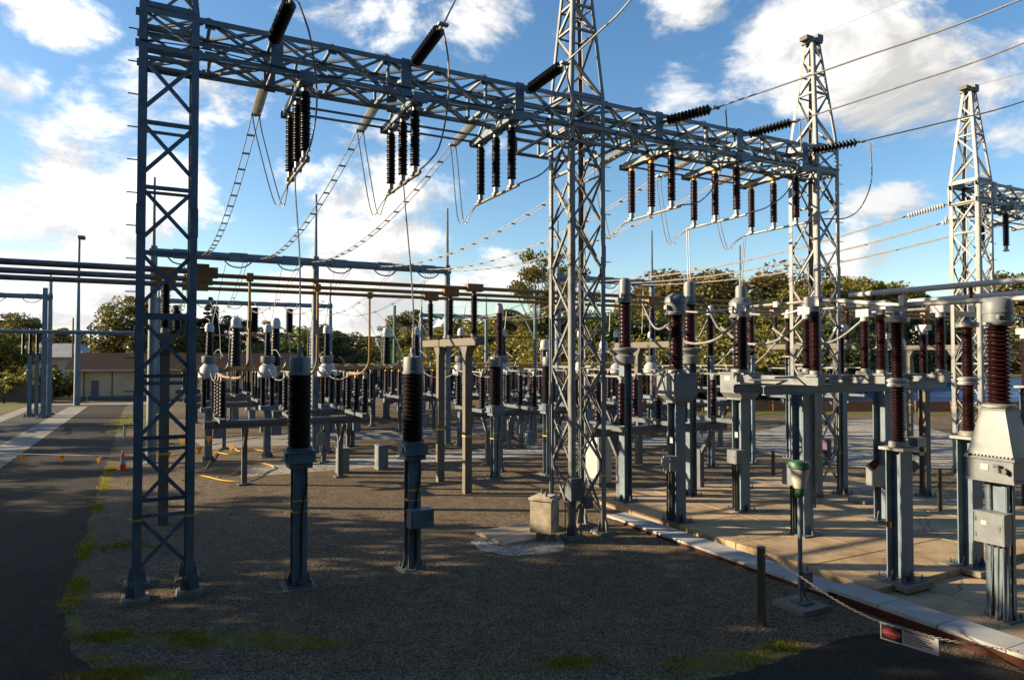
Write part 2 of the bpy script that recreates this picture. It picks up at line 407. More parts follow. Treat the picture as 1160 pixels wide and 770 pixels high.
M['asphalt_far'] = ground_mat('worn_asphalt', (.03,.03,.029), (.05,.049,.046), (.09,.086,.08), 60, .2, (), .3)
M['grass'] = ground_mat('lawn', (.05,.06,.01), (.11,.115,.02), (.19,.175,.035), 9, .3)
def slab_mat(name, c0, c1, crack=0):
    m, nt, b = nodes(name); L = nt.links.new
    g = N(nt, 'ShaderNodeNewGeometry'); P = g.outputs['Position']
    n1 = N(nt, 'ShaderNodeTexNoise', i={'Scale': .9, 'Detail': 10, 'Roughness': .7}); L(P, n1.inputs['Vector'])
    n2 = N(nt, 'ShaderNodeTexNoise', i={'Scale': 45, 'Detail': 3}); L(P, n2.inputs['Vector'])
    c = ramp(nt, n1.outputs[0], [(.28, c0), (.52, c1), (.75, tuple(x*1.15 for x in c1))])
    c2 = ramp(nt, n2.outputs[0], [(.3, (.82,.82,.82)), (.7, (1.1,1.1,1.1))])
    mu = N(nt, 'ShaderNodeMixRGB', blend_type='MULTIPLY', i={0: 1}); L(c, mu.inputs[1]); L(c2, mu.inputs[2])
    cl_ = mu.outputs[0]
    n6 = N(nt, 'ShaderNodeTexNoise', i={'Scale': .45, 'Detail': 9, 'Roughness': .75, 'Distortion': .6}); L(P, n6.inputs['Vector'])
    st_ = ramp(nt, n6.outputs[0], [(.36, (.5,.46,.40)), (.47, (.92,.91,.9)), (.6, (1,1,1))])
    m3 = N(nt, 'ShaderNodeMixRGB', blend_type='MULTIPLY', i={0: .8}); L(cl_, m3.inputs[1]); L(st_, m3.inputs[2]); cl_ = m3.outputs[0]
    if crack:
        wv = N(nt, 'ShaderNodeVectorMath', operation='MULTIPLY_ADD'); L(n1.outputs['Color'], wv.inputs[0]); wv.inputs[1].default_value = (.9,.9,0); L(P, wv.inputs[2])
        vo = N(nt, 'ShaderNodeTexVoronoi', feature='DISTANCE_TO_EDGE', i={'Scale': .33}); L(wv.outputs[0], vo.inputs['Vector'])
        kk = N(nt, 'ShaderNodeMapRange', i={1: .0, 2: .006, 3: 1 - crack, 4: 1}); L(vo.outputs['Distance'], kk.inputs[0])
        m4 = N(nt, 'ShaderNodeMixRGB', blend_type='MULTIPLY', i={0: 1}); L(cl_, m4.inputs[1]); L(kk.outputs[0], m4.inputs[2]); cl_ = m4.outputs[0]
    L(cl_, b.inputs['Base Color']); b.inputs['Roughness'].default_value = .85
    bp = N(nt, 'ShaderNodeBump', i={'Strength': .25, 'Distance': .01}); L(n2.outputs[0], bp.inputs['Height']); L(bp.outputs[0], b.inputs['Normal'])
    return m
M['slab'] = slab_mat('sandy_concrete', (.15,.105,.06), (.385,.285,.168), crack=.7)
M['path'] = slab_mat('old_concrete_path', (.12,.11,.09), (.24,.22,.185), crack=.5)
def water_mat():
    m, nt, b = nodes('lake_water'); L = nt.links.new
    g = N(nt, 'ShaderNodeNewGeometry')
    mp = N(nt, 'ShaderNodeMapping'); mp.inputs['Scale'].default_value = (1, 1, 1); L(g.outputs['Position'], mp.inputs[0])
    n1 = N(nt, 'ShaderNodeTexNoise', i={'Scale': 1.6, 'Detail': 6}); L(mp.outputs[0], n1.inputs['Vector'])
    b.inputs['Base Color'].default_value = (.02, .075, .20, 1); b.inputs['Roughness'].default_value = .4; b.inputs['Specular IOR Level'].default_value = .2
    bp = N(nt, 'ShaderNodeBump', i={'Strength': .5, 'Distance': .3}); L(n1.outputs[0], bp.inputs['Height']); L(bp.outputs[0], b.inputs['Normal'])
    return m
M['water'] = water_mat()

# ------------------------------------------------------------------ the ground and what is laid on it
def sheet(name, pts, z, m, label=None):
    return struct(name, MB().add([(p[0], p[1], z) for p in pts], [tuple(range(len(pts)))]), m, label)
S = 900
gb = MB(); gb.add([(-S,-60,0),(S,-60,0),(S,S,0),(-S,S,0)], [(0,1,2,3)]); struct('ground', gb, 'gravel')
# road: right edge follows the mossy verge and swings round in front of the yard
edge = [(140,462),(128,502),(113,546),(99,592),(82,648),(68,690),(71,716),(90,745),(122,768)]
re_ = [gp(*e) for e in edge]
pts = [(-1.9, 74), *[(p.x, p.y) for p in re_]]
q = gp(150, 800); pts += [(q.x, q.y)]
q0 = [gp(*e) for e in ((560,822),(740,785),(830,764),(905,741),(960,722),(1000,716),(1060,735),(1120,752),(1200,775))]
pts += [(p.x, p.y) for p in q0] + [(14, -4), (-14, -4), (-5.1, 9), (-5.1, 74)]
def ragged(ps, i0, i1):
    out_ = []
    for i in range(len(ps)):
        a = Vector((*ps[i], 0)); out_.append((a.x, a.y))
        if i0 <= i < i1:
            b = Vector((*ps[i+1], 0)); n_ = max(1, int((b-a).length/.12)); nn = (b-a).normalized().cross(Vector((0,0,1)))
            for q in range(1, n_):
                p = a.lerp(b, q/n_); d_ = .10*noise.noise((p.x*1.1, p.y*1.1, 5)) + .06*noise.noise((p.x*5, p.y*5, 9)); p = p + nn*d_; out_.append((p.x, p.y))
    return out_
pts = ragged(pts, 1, len(pts)-5)
road_pts = list(pts)
def inside(p, poly):
    c = False; j = len(poly)-1
    for i in range(len(poly)):
        (x0,y0), (x1,y1) = poly[i][:2], poly[j][:2]
        if (y0 > p.y) != (y1 > p.y) and p.x < (x1-x0)*(p.y-y0)/(y1-y0)+x0: c = not c
        j = i
    return c
sheet('road', pts, .004, 'asphalt')
sheet('path', [(-6.45,8), (-5.1,8), (-5.1,66), (-6.45,66)], .010, 'path')
sheet('side_road', [(-8.7,8), (-6.45,8), (-6.45,72), (-8.7,72)], .004, 'asphalt_far')
sheet('far_path', [(-9.6,20), (-8.7,20), (-8.7,70), (-9.6,70)], .010, 'path')
sheet('cross_path', [(-9.6,70), (0,66), (0,69.5), (-9.6,72.8)], .016, 'path')
sheet('lawn', [(-60,74), (-9.8,60), (-9.8,84), (-60,110)], .004, 'grass')
sheet('verge', [(-1.7,44), (-.4,44), (-.2,66), (-1.6,66)], .006, 'grass')
sheet('gravel_bed', [(p.x, p.y) for p in (gp(850,492), gp(900,478), gp(1010,474), (gp(1110,500)), gp(1110,530), gp(1000,532), gp(900,520), gp(848,508))], .006, 'white_gravel')
sheet('pale_gravel_strip', [(2.5,25), (30,25), (32,27.6), (3,27.6)], .005, 'white_gravel')
sheet('back_yard', [(2,33), (30,33), (30,37.5), (1.5,37.5)], .005, 'path')
# pale stones round the pit cover
c = gp(588, 614); rp = []
for k in range(40):
    a = 2*PI*k/40; rr = 1.0 + .22*noise.noise((math.cos(a)*1.5, math.sin(a)*1.5, 3)) 
    rp.append((c.x + 1.05*rr*math.cos(a), c.y + .95*rr*math.sin(a)))
sheet('white_stones', rp, .008, 'white_gravel')
# concrete slab with kerbed edge, joints as real grooves between bays
SX0, SX1, SZ = 10.95, 20.5, .15
ys = [7.55, 9.0, 10.8, 12.6, 14.4, 16.4]; xs = [SX0, 13.0, 15.2, 17.6, SX1]
for i in range(len(ys)-1):
    for j in range(len(xs)-1):
        y0, y1, x0, x1 = ys[i], ys[i+1]-.015, xs[j], xs[j+1]-.015
        mb = MB(); mb.frustum(((x0+x1)/2, (y0+y1)/2, -.02), (x1-x0, y1-y0), (x1-x0-.02, y1-y0-.02), SZ+.02+random.uniform(-.004,.004))
        struct('concrete_slab', mb, 'slab')
sheet('lower_slab', [(10.9,-2), (20,-2), (20,7.55), (10.9,7.55)], .035, 'slab')
def on_slab(px, py): return gp(px, py, SZ)
# cable trough with lift-off covers and a rusty steel edge
tr = thing('cable_trough', 'long pale concrete cable trough with rusty edges beside the concrete slab', 'cable trough', (10.45, 3, 0))
y = -1.5; k = 0
while y < 11:
    yy = 3 + y; ln = .92
    z = .13 if yy < 7.75 else .05
    cv = MB(); cv.box((0, y+ln/2, z+.02), (.58, ln-.015, .06)); cv.build('cover', 'trough', tr)
    y += ln; k += 1
mb = MB()
for sx in (-1, 1): mb.box((sx*.305, 1.65, .06), (.02, 6.2, .13)); mb.box((sx*.305, 7.9, .025), (.02, 6.2, .06))
mb.build('steel_edge', 'rust', tr)
# lake and bank at the right
def rf2(r, F): v = rF(r, F); return (v.x, v.y)
sheet('grass_bank', [rf2(12,48.5), rf2(90,48), rf2(110,52), rf2(10,52)], .006, 'grass')
sheet('lake', [rf2(14,52), rf2(120,52), rf2(230,165), rf2(110,142), rf2(68,110), rf2(38,86), rf2(22,70)], .010, 'water')
sheet('far_bank', [rf2(22,70), rf2(38,86), rf2(68,110), rf2(110,142), rf2(230,165), rf2(500,300), rf2(300,600), rf2(0,400), rf2(0,75)], .012, 'grass')
# far hills
def hill(name, pts, m, label):
    """ridge of given (px, py, F) crests with depth"""
    mb = MB(); vs = []; n = len(pts)
    for px, py, F in pts:
        c = atF(px, py, F); d = (c - CAM); d.z = 0; d.normalize()
        w_ = c.z * 2.2
        vs += [(c.x - d.x*w_, c.y - d.y*w_, -1), (c.x - d.x*w_*.4, c.y - d.y*w_*.4, c.z*.7), tuple(c), (c.x + d.x*w_, c.y + d.y*w_, -1)]
    fs = [(4*k+j, 4*k+4+j, 4*k+5+j, 4*k+1+j) for k in range(n-1) for j in range(3)]
    mb.add(vs, fs, True); return struct(name, mb, m)
M['hill'] = ground_mat('wooded_hill', (.02,.03,.012), (.05,.06,.02), (.10,.10,.04), .9, .05)
hill('far_hill', [(900,398,330), (980,392,330), (1060,387,330), (1120,389,330), (1180,384,330), (1260,390,330)], 'hill', '')
hill('hill', [(560,402,210), (660,385,210), (730,368,205), (790,352,200), (850,350,200), (910,362,200), (980,378,205), (1060,398,210)], 'hill', '')
# moss and weeds as blades
bl = MB(); rnd = random.Random(4)
for (x, y, sx, sy, rz, k) in mossd:
    area = sx*sy
    for _ in range(int(min(14000, 6500*area))):
        a, q = rnd.uniform(0, 2*PI), math.sqrt(rnd.random())*.8
        u, v = q*math.cos(a)*sx, q*math.sin(a)*sy
        X = x + u*math.cos(rz) - v*math.sin(rz); Y = y + u*math.sin(rz) + v*math.cos(rz)
        if rnd.random() > (noise.noise((X*1.3, Y*1.3, 1)) + .5*noise.noise((X*5, Y*5, 2)) + .12)*2.2*(1-q): continue
        h = rnd.uniform(.014, .05)*(2.2 if rnd.random() < .05 else 1); t = rnd.uniform(0, PI); dx, dy = .009*math.cos(t), .009*math.sin(t)
        lx, ly = rnd.uniform(-.02,.02), rnd.uniform(-.02,.02)
        bl.add([(X-dx, Y-dy, .002), (X+dx, Y+dy, .002), (X+lx, Y+ly, h)], [(0,1,2)])
tag(bl.build('grass', 'moss'), 'yellow green moss and short grass along the gravel edges', 'grass', kind='stuff')
# loose stones
st = MB(); icos = [(0,0,1),(1,0,0),(0,1,0),(-1,0,0),(0,-1,0),(0,0,-.6)]; icf = [(0,1,2),(0,2,3),(0,3,4),(0,4,1),(5,2,1),(5,3,2),(5,4,3),(5,1,4)]
for _ in range(16000):
    F = 9 + 15*rnd.random()**1.5; r = rnd.uniform(-.62, .62)*F
    p = rF(r, F)
    if p.x > 9.9 or p.x < -.9 or p.y < 4.2 or inside(p, road_pts): continue
    s = rnd.uniform(.008, .022) * (1.9 if rnd.random() < .02 else 1); a = rnd.uniform(0, PI)
    st.add([(p.x + s*(v[0]*math.cos(a)-v[1]*math.sin(a))*rnd.uniform(.7,1.3), p.y + s*(v[0]*math.sin(a)+v[1]*math.cos(a)), s*.5*v[2]+s*.2) for v in icos], icf)
M['stone'] = mat('loose_stones', (.13,.10,.072), .9, 0, .6, 30)
tag(st.build('gravel', 'stone'), 'loose brown gravel stones over the yard', 'gravel', kind='stuff')
# ------------------------------------------------------------------ lattice towers and gantry beams
YF, YR, ZB, ZT = 13.15, 14.12, 9.38, 10.1
YC = (YF + YR) / 2
def tower(x, W, label, style, top=13.4, zmax=10.15, sm='galv'):
    t = thing('lattice_tower', label, 'lattice tower', (x, YC, 0), 0, 'lattice towers of the gantry row')
    h = W/2; D = (YR-YF)/2
    corner = [(-h,-D),(h,-D),(h,D),(-h,D)]
    for (cx, cy) in corner:
        mb = MB(); sx, sy = -math.copysign(1, cx), -math.copysign(1, cy)
        mb.angle((cx, cy, .05), (cx, cy, zmax), .118, .014, (sx,0,0), (0,sy,0))
        mb.frustum((cx+sx*.05, cy+sy*.05, .04), (.30,.30), (.28,.28), .02)
        for s_ in (-1, 1):
            mb.frustum((cx+sx*.05+s_*.1, cy+sy*.05, .06), (.12,.012), (.02,.012), .26)
            mb.frustum((cx+sx*.05, cy+sy*.05+s_*.1, .06), (.012,.12), (.012,.02), .26)
        for zz in (3.0, 6.2): mb.angle((cx-sx*.012, cy-sy*.012, zz), (cx-sx*.012, cy-sy*.012, zz+.5), .13, .01, (sx,0,0), (0,sy,0))
        mb.build('leg', sm, t)
        f = MB(); f.frustum((cx+sx*.05, cy+sy*.05, -.05), (.46,.46), (.40,.40), .12); f.build('footing', 'concrete', t)
    g = .02
    for face in range(4):
        a, b = corner[face], corner[(face+1) % 4]
        nx, ny = ((0,-1),(1,0),(0,1),(-1,0))[face]
        def P(u, z, o=0): return (a[0]+(b[0]-a[0])*u - nx*(g+o), a[1]+(b[1]-a[1])*u - ny*(g+o), z)
        mb = MB(); z = .45; k = face % 2
        if style == 'x':
            ph = .93
            while z + ph < zmax - .05:
                if face != 2: mb.angle(P(.05,z), P(.95,z+ph), .065, .01, (0,0,1), (-nx,-ny,0)); mb.angle(P(.95,z,.03), P(.05 if face != 2 else .93,z+ph,.03), .065, .01, (0,0,1), (-nx,-ny,0))
                zz = z + ph + (.0 if face in (0,1) else .10)
                mb.angle(P(.02,zz), P(.98,zz), .06, .01, (0,0,1), (-nx,-ny,0))
                z += ph + .19
        else:
            ph = 1.13
            while z + ph < zmax - .02:
                u0, u1 = (.05, .95) if k % 2 == 0 else (.95, .05)
                mb.angle(P(u0,z), P(u1,z+ph), .055, .009, (0,0,1), (-nx,-ny,0)); mb.angle(P(u1,z,.03), P(u0,z+ph,.03), .04, .01, (0,0,1), (-nx,-ny,0))
                if k % 4 == 3: mb.angle(P(.03,z+ph), P(.97,z+ph), .055, .01, (0,0,1), (-nx,-ny,0))
                mb.box(P(u1*.94+.03, z+ph, -.006), (.006 if nx else .15, .006 if ny else .15, .17)); z += ph; k += 1
        for zz in (ZB-.03, ZT+.03): mb.angle(P(0,zz), P(1,zz), .09, .012, (0,0,1), (-nx,-ny,0))
        mb.build('lattice', sm, t)
    # peak
    pk = MB(); tw = .16
    for (cx, cy) in corner:
        sx, sy = -math.copysign(1, cx), -math.copysign(1, cy)
        pk.angle((cx, cy, zmax), (-sx*tw, -sy*tw, top), .09, .012, (sx,0,0), (0,sy,0))
    for face in range(4):
        a, b = corner[face], corner[(face+1) % 4]; zs = [zmax, zmax+.85, zmax+1.6, zmax+2.2, zmax+2.7, top]; 
        nx, ny = ((0,-1),(1,0),(0,1),(-1,0))[face]
        def Q(u, z):
            q = (z-zmax)/(top-zmax); ca = tuple(a[i]*(1-q) + math.copysign(tw, a[i])*q for i in (0,1)); cb = tuple(b[i]*(1-q)+math.copysign(tw, b[i])*q for i in (0,1))
            return (ca[0]+(cb[0]-ca[0])*u-nx*.02, ca[1]+(cb[1]-ca[1])*u-ny*.02, z)
        for k in range(len(zs)-1):
            u0, u1 = (.03,.97) if (k+face) % 2 else (.97,.03)
            pk.angle(Q(u0,zs[k]), Q(u1,zs[k+1]), .055, .01, (0,0,1), (-nx,-ny,0))
            if k in (2, 3): pk.angle(Q(0,zs[k]), Q(1,zs[k]), .05, .01, (0,0,1), (-nx,-ny,0))
    pk.build('peak', sm, t)
    cp = MB(); cp.box((0,0,top+.04), (.42,.42,.06)); cp.box((.1,-.12,top+.16), (.24,.2,.18)); cp.build('peak_plate', 'steel_dark', t)
    cb = MB(); cb.box((-.22,0,top+.13), (.3,.26,.12)); cb.build('wire_clamp', 'concrete_post', t)
    z = 2.4                                                # climbing pegs
    pm = MB().bar((-.16, 0, 0), (.01, 0, 0), .018).mesh('step_bolt', 'steel')
    while z < zmax:
        if style == 'x': put('step_bolt', pm, t, (-h, -D, z))
        else: put('step_bolt', pm, t, (h+.15, -D, z))
        z += .56
    return t
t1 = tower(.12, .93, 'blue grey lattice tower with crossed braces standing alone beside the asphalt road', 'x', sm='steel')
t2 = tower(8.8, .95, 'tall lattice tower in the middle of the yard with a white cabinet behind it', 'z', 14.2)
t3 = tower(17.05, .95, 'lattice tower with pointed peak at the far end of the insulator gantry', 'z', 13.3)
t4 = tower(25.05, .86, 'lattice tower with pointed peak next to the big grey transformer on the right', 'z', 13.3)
# pipe, cable boxes on the middle tower
MB().tube([(-.62,.2,.3), (-.62,.2,5.0)], .022).build('conduit', 'steel', t2)
mb = MB(); mb.tube([(-.3,-.62,.1), (-.3,-.62,6.5)], .022); mb.build('conduit', 'steel', t2)
mb = MB(); mb.box((-.42,-.5,1.12), (.3,.26,.5)); mb.build('switch_box', 'steel_dark', t2); MB().box((-.1,-.6,.8), (.18,.16,.26)).build('switch_box', 'steel_dark', t2)
mb = MB(); mb.lathe([(.012,0),(.012,1.0)], 6, (-.56,-.36,0)); mb.build('earth_rod', 'black', t2)
mb = MB(); mb.box((.62,.2,1.35), (.2,.3,.62)); mb.build('cable_box', 'purple', t3)
for t, s in ((t1, .93), (t2, .95), (t3, .95)):
    for cx in (-1, 1):
        mb = MB(); mb.box((cx*(s/2-.065), -.492, 1.35), (.15, .006, .035)); mb.build('phase_stripe', 'yellow', t)
# cage frame hung under the beam beside the middle tower
mb = MB()
for y_ in (-.75, .75):
    mb.angle((-1.25,y_,8.95), (1.05,y_,8.95), .06, .01, (0,0,1), (0,1,0)); mb.angle((-1.25,y_,9.3), (1.05,y_,9.3), .06, .01, (0,0,1), (0,1,0))
    for x_ in (-1.25, -.62, .62, 1.05): mb.angle((x_,y_,8.95), (x_,y_,9.35), .05, .01, (1,0,0), (0,1,0))
for x_ in (-1.25, -.62, 0, .62, 1.05): mb.angle((x_,-.75,8.95), (x_,.75,8.95), .05, .01, (0,0,1), (1,0,0))
mb.build('platform', 'galv', t2)

def beam(x0, x1, label, brackets, strings=(), sm='galv'):
    t = thing('gantry_beam', label, 'gantry beam', (x0, YC, ZB), 0, 'lattice beams of the gantry row')
    Ln, D, H = x1-x0, (YR-YF)/2, ZT-ZB
    for (y, z) in ((-D,0),(-D,H),(D,0),(D,H)):
        mb = MB(); sy, sz = -math.copysign(1,y), (1 if z == 0 else -1)
        mb.angle((0,y,z), (Ln,y,z), .10, .012, (0,sy,0), (0,0,sz)); mb.build('chord', sm, t)
    n = max(4, round(Ln/1.02)); dx = Ln/n
    for face in ('front', 'rear', 'top', 'bottom'):
        mb = MB()
        for k in range(n):
            xa, xb = k*dx, (k+1)*dx
            if face in ('front','rear'):
                y = -D+.02 if face == 'front' else D-.02; o = .03 if face == 'front' else -.03
                mb.angle((xa,y,.03), (xb,y,H-.03), .046, .009, (0,0,1), (0,1,0)); mb.angle((xb,y+o,.03), (xa,y+o,H-.03), .046, .009, (0,0,1), (0,1,0))
                mb.box((xa+.02, y-math.copysign(.026, -y)*-1, .09), (.17,.006,.14)); mb.box((xa+.02, y-math.copysign(.026, -y)*-1, H-.09), (.17,.006,.14))
                if k % 2 == 0: mb.angle((xa+.02,y,.05), (xa+.02,y,H-.05), .05, .01, (1,0,0), (0,1,0))
            else:
                z = .02 if face == 'bottom' else H-.02
                a, b = (-D, D) if k % 2 else (D, -D)
                mb.angle((xa,a,z), (xb,b,z), .05, .01, (0,1,0), (0,0,1)); mb.angle((xa,b,z+.03), (xb,a,z+.03), .05, .01, (0,1,0), (0,0,1))
                mb.angle((xa,-D,z), (xa,D,z), .05, .01, (1,0,0), (0,0,1))
        mb.build('lattice', sm, t)
    for bx in brackets:
        mb = MB(); xx = bx - x0
        for s in (-.09, .09):
            mb.bar((xx+s,-D-.32,-.09), (xx+s,D+1.05,-.09), .05, .15, (1,0,0))
        for y in (-D, D): mb.box((xx,y,-.01), (.42,.12,.02))
        mb.box((xx,-D-.3,-.1), (.30,.05,.2)); mb.box((xx, D+1.0, -.1), (.30,.05,.16))
        mb.bar((xx,D,.0+H*.9), (xx,D+.95,-.05), .05, .05)
        mb.build('bracket', 'steel', t)
    for sx_ in strings:
        mb = MB(); xx = sx_ - x0
        mb.box((xx,-D-.012,H*.5), (.22,.016,H+.06)); mb.box((xx,D+.012,H*.5), (.22,.016,H+.06)); mb.bar((xx,-D,H*.5), (xx,D,H*.5), .12, .12)
        mb.build('string_plate', 'steel', t)
    if len(brackets) > 1:
        mb = MB()
        for yy in (D+.5, D+.98): mb.tube([(brackets[0]-x0, yy, -.05), (brackets[-1]-x0, yy, -.05)], .028)
        mb.build('tie_rod', 'steel', t)
    mb = MB()                                             # slack cable lashed along the chord
    mb.tube(spline([(k*Ln/9, -D-.03 + .02*math.sin(k*2), .12 + .05*math.sin(k*1.7)) for k in range(10)], 4), .012, 5); mb.build('control_cable', 'black', t)
    return t
PA, PB, PC = (2.42, 4.6, 6.82), (11.3, 13.5, 15.75), (26.3, 28.5, 30.7)
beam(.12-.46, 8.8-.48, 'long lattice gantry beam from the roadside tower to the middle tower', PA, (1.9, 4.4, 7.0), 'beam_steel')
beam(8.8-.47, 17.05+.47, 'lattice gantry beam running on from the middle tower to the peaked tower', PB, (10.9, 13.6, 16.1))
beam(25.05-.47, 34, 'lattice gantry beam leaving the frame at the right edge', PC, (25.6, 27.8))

# ------------------------------------------------------------------ insulators hung under the gantry
ORD = ('front', 'middle', 'back')
HYS = (13.17, 13.95, 14.78)
def hanging(x, y, label, m, grp, yellow=False, L=1.12):
    t = thing('hanging_insulator', label, 'insulator', (x, y, ZB-.18), 0, grp)
    mb = MB(); cyl(mb, (0,0,-.10), .065, .10, 10); mb.box((0,0,.01), (.26,.2,.02)); mb.build('top_cap', 'yellow' if yellow else 'alu', t)
    ins(t, (0,0,-.10-L), L, .108, m, n=22, seg=14, rc=.08)
    mb = MB(); cyl(mb, (0,0,-.10-L-.14), .06, .14, 10); mb.box((0,0,-.10-L-.17), (.16,.13,.06)); mb.build('bottom_clamp', 'alu', t)
    return t
where = {}
desc = ['trio nearest the roadside tower', 'second trio from the roadside tower', 'trio just before the middle tower',
        'first trio past the middle tower', 'trio midway past the middle tower', 'trio next to the peaked tower']
for gi, x in enumerate(PA + PB):
    for k, y in enumerate(HYS):
        hanging(x, y, f'{"black" if gi < 3 else "dark red brown"} hanging insulator, {ORD[k]} one in the {desc[gi]}',
                'porcelain_shaded' if gi < 3 else 'porcelain', 'post insulators hung under the gantry beam', gi >= 3 and k > 0, 1.12)
for k, y in enumerate(HYS[:2]):
    hanging(PC[0], y, f'dark red hanging insulator under the right edge gantry, {"front" if k == 0 else "back"} one of the pair', 'porcelain', 'post insulators hung under the gantry beam')
ZH = ZB - .18 - .10 - 1.12 - .20
# rigid tubes clamped below each trio
for gi, x in enumerate(PA + PB):
    mb = MB(); mb.tube([(x,12.85,ZH), (x,15.1,ZH)], .035, 10)
    tag(mb.build('busbar_tube', 'alu' if gi > 2 else 'cable'), f'short tube clamped below the hanging {desc[gi]}', 'busbar tube', 'short tubes below the hanging insulators')

# ------------------------------------------------------------------ strain strings and conductors
def string_ins(a, b, label, m, grp, r=.135, n=11, seg=14):
    a, b = Vector(a), Vector(b); d = b - a
    t = thing('strain_insulator', label, 'insulator string', a, 0, grp)
    q = d.to_track_quat('Z', 'Y').to_euler(); Ln = d.length
    f1 = MB(); f1.tube([(0,0,0), (0,0,.16)], .025); f1.box((0,0,.02), (.1,.03,.1)); put('end_link', f1.mesh('end_link', 'alu'), t, (0,0,0), q)
    put('insulator', ins_mesh(Ln-.32, r, m, n=n, seg=seg, rc=r*.45, alt=False), t, d.normalized()*.16, q)
    f2 = MB(); f2.tube([(0,0,Ln-.16), (0,0,Ln+.05)], .03); f2.box((0,0,Ln), (.2,.04,.08)); put('dead_end_clamp', f2.mesh('dead_end_clamp', 'alu'), t, (0,0,0), q)
    return t
fr = [((308,50),12.45,(331,-3),(338,-60)), ((468,74),13.75,(502,28),(517,-6)), ((597,103),15.0,(640,72),(716,-2)),
      ((750,138),16.8,(812,122),(1156,0)), ((842,154),18.0,(903,137),(1162,48)), ((914,172),19.2,(978,160),(1162,114))]
fdesc = ['nearest the roadside tower', 'second from the roadside tower', 'just before the middle tower',
         'first past the middle tower', 'midway past the middle tower', 'beside the peaked tower']
FE = []
for k, (p, F, q, e) in enumerate(fr):
    a = atF(*p, F); rise = Vector((.35, -.9, .12)) if k < 3 else Vector((.45, -.85, .10))
    # string length 1.35 m along the sight line through its outer end
    best = min((abs((atF(*q, F - s) - a).length - 1.42), s) for s in [j*.02 for j in range(90)])
    b = atF(*q, F - best[1]); FE.append(b)
    string_ins(a, b, f'black strain insulator on the gantry beam front, {fdesc[k]}', 'porcelain_shaded', 'black strain insulators in front of the gantry', .125, 12)
    d1 = ray(*e); zt = b.z + (.9 if k < 3 else 1.1)
    c = CAM + d1 * ((zt - CAMH) / d1.z)
    c2 = c + (c - b)*1.2 + Vector((0,0,.6))
    cable('overhead_line', spline([b, b.lerp(c,.5)-Vector((0,0,.03)), c, c2], 6), .021, 'cable_pale', f'thick overhead line rising from the strain insulator {fdesc[k]}', 'cable', 'overhead lines leaving the gantry')
# jumpers from the front strings down to the tubes
def at_depth_pts(lst): return [atF(*p) for p in lst]
jf = [[(338,2,11.6),(352,45,12.0),(359,110,12.6),(354,155,12.7),(347,177,12.5)], [(502,33,13.0),(508,70,13.2),(507,120,13.5),(498,165,13.8),(486,183,13.7),(475,193,13.5)],
      [(640,74,14.3),(648,120,14.5),(638,165,14.7),(616,195,14.6),(588,208,14.5)], [(822,122,16.0),(823,160,16.3),(812,205,16.8),(793,228,16.7),(771,232.5,16.6)],
      [(906,138,17.2),(907,175,17.4),(893,215,17.9),(870,234,17.7),(846,242,17.6)], [(986,162,18.4),(987,205,18.7),(975,235,19.2),(958,247,18.9),(935,248,18.7),(914,251.5,18.65)]]
for k, l in enumerate(jf):
    cable('jumper_cable', spline(at_depth_pts(l), 6), .017, 'cable', f'slack dark jumper loop below the front strain insulator {fdesc[k]}', 'cable', 'jumper loops in front of the gantry')
# rear strings and twin conductors to the tube gantry behind
ZG, YG = 8.17, 30.0
SPM = MB().bar((-.09,0,0), (.09,0,0), .04, .03).mesh('spacer', 'cable')
rx = [1.85, 4.15, 6.5, 10.9, 13.1, 15.3]; rend = [1.57, 3.75, 5.8, 8.8, 11.0, 12.0]
for k in range(6):
    a = Vector((rx[k], YR+.05, 9.62)); e = Vector((rend[k], YG, ZG))
    b = a + (Vector((e.x, e.y, e.z-1.6)) - a).normalized()*1.45
    string_ins(a, b, f'grey strain insulator behind the gantry beam, {["nearest the roadside tower","second from the roadside tower","just before the middle tower","first past the middle tower","midway past the middle tower","next to the peaked tower"][k]}', 'porcelain_grey', 'grey strain insulators behind the gantry', .105, 20)
    t = thing('twin_conductor', f'sagging twin conductor behind the gantry, {["nearest the road","second from the road","third from the road","fourth from the road","fifth from the road","farthest from the road"][k]}', 'cable', b, 0, 'twin conductors strung back from the gantry')
    path = [p - b for p in sag(b, e, .75, 18)]
    for s in (-.075, .075): MB().tube([p + Vector((s,0,0)) for p in path], .0135, 5).build('conductor', 'cable_pale' if k > 2 else 'cable', t)
    for p in path[1:]: put('spacer', SPM, t, p)
    # looped jumpers from the string's end round to the tube
    X = (PA+PB)[k]
    for s in (0, .14):
        pass
    mb = MB()
    for s in (-.07, .07):
        mb.tube(spline([b+Vector((s,0,0)), b+Vector((s+.1,.1,-.45)), Vector((X-.1+s,15.75,ZH-.28)), Vector((X+s*.5,15.45,ZH-.14)), Vector((X,15.05,ZH))], 6), .013, 5)
    tag(mb.build('jumper_cable', 'cable_pale' if k > 2 else 'cable'), f'double jumper loop behind the gantry at the {desc[k]}', 'cable', 'jumper loops behind the gantry')
# conductors from the right-hand tower back to the second tube beam
for k in range(3):
    a = Vector((24.75+2.1*k, YR+.05, 9.5-.1*k)); e = Vector((19.6+1.7*k, YG, ZG-.15)); b = a + (e-a-Vector((0,0,1.4))).normalized()*1.5
    string_ins(a, b, f'white strain insulator behind the right edge gantry, {["left","middle","right"][k]} one of three', 'porcelain_grey', 'white strain insulators behind the right gantry', .105, 14)
    t = thing('twin_conductor', f'sunlit twin conductor from the right tower to rear gantry, {["left","middle","right"][k]} of three', 'cable', b, 0, 'twin conductors at the right tower')
    path = [p - b for p in sag(b, e, .55, 12)]
    for s in (-.08, .08): MB().tube([p + Vector((s,0,0)) for p in path], .019, 5).build('conductor', 'cable_pale', t)
    for p in path[2::3]: put('spacer', SPM, t, p)
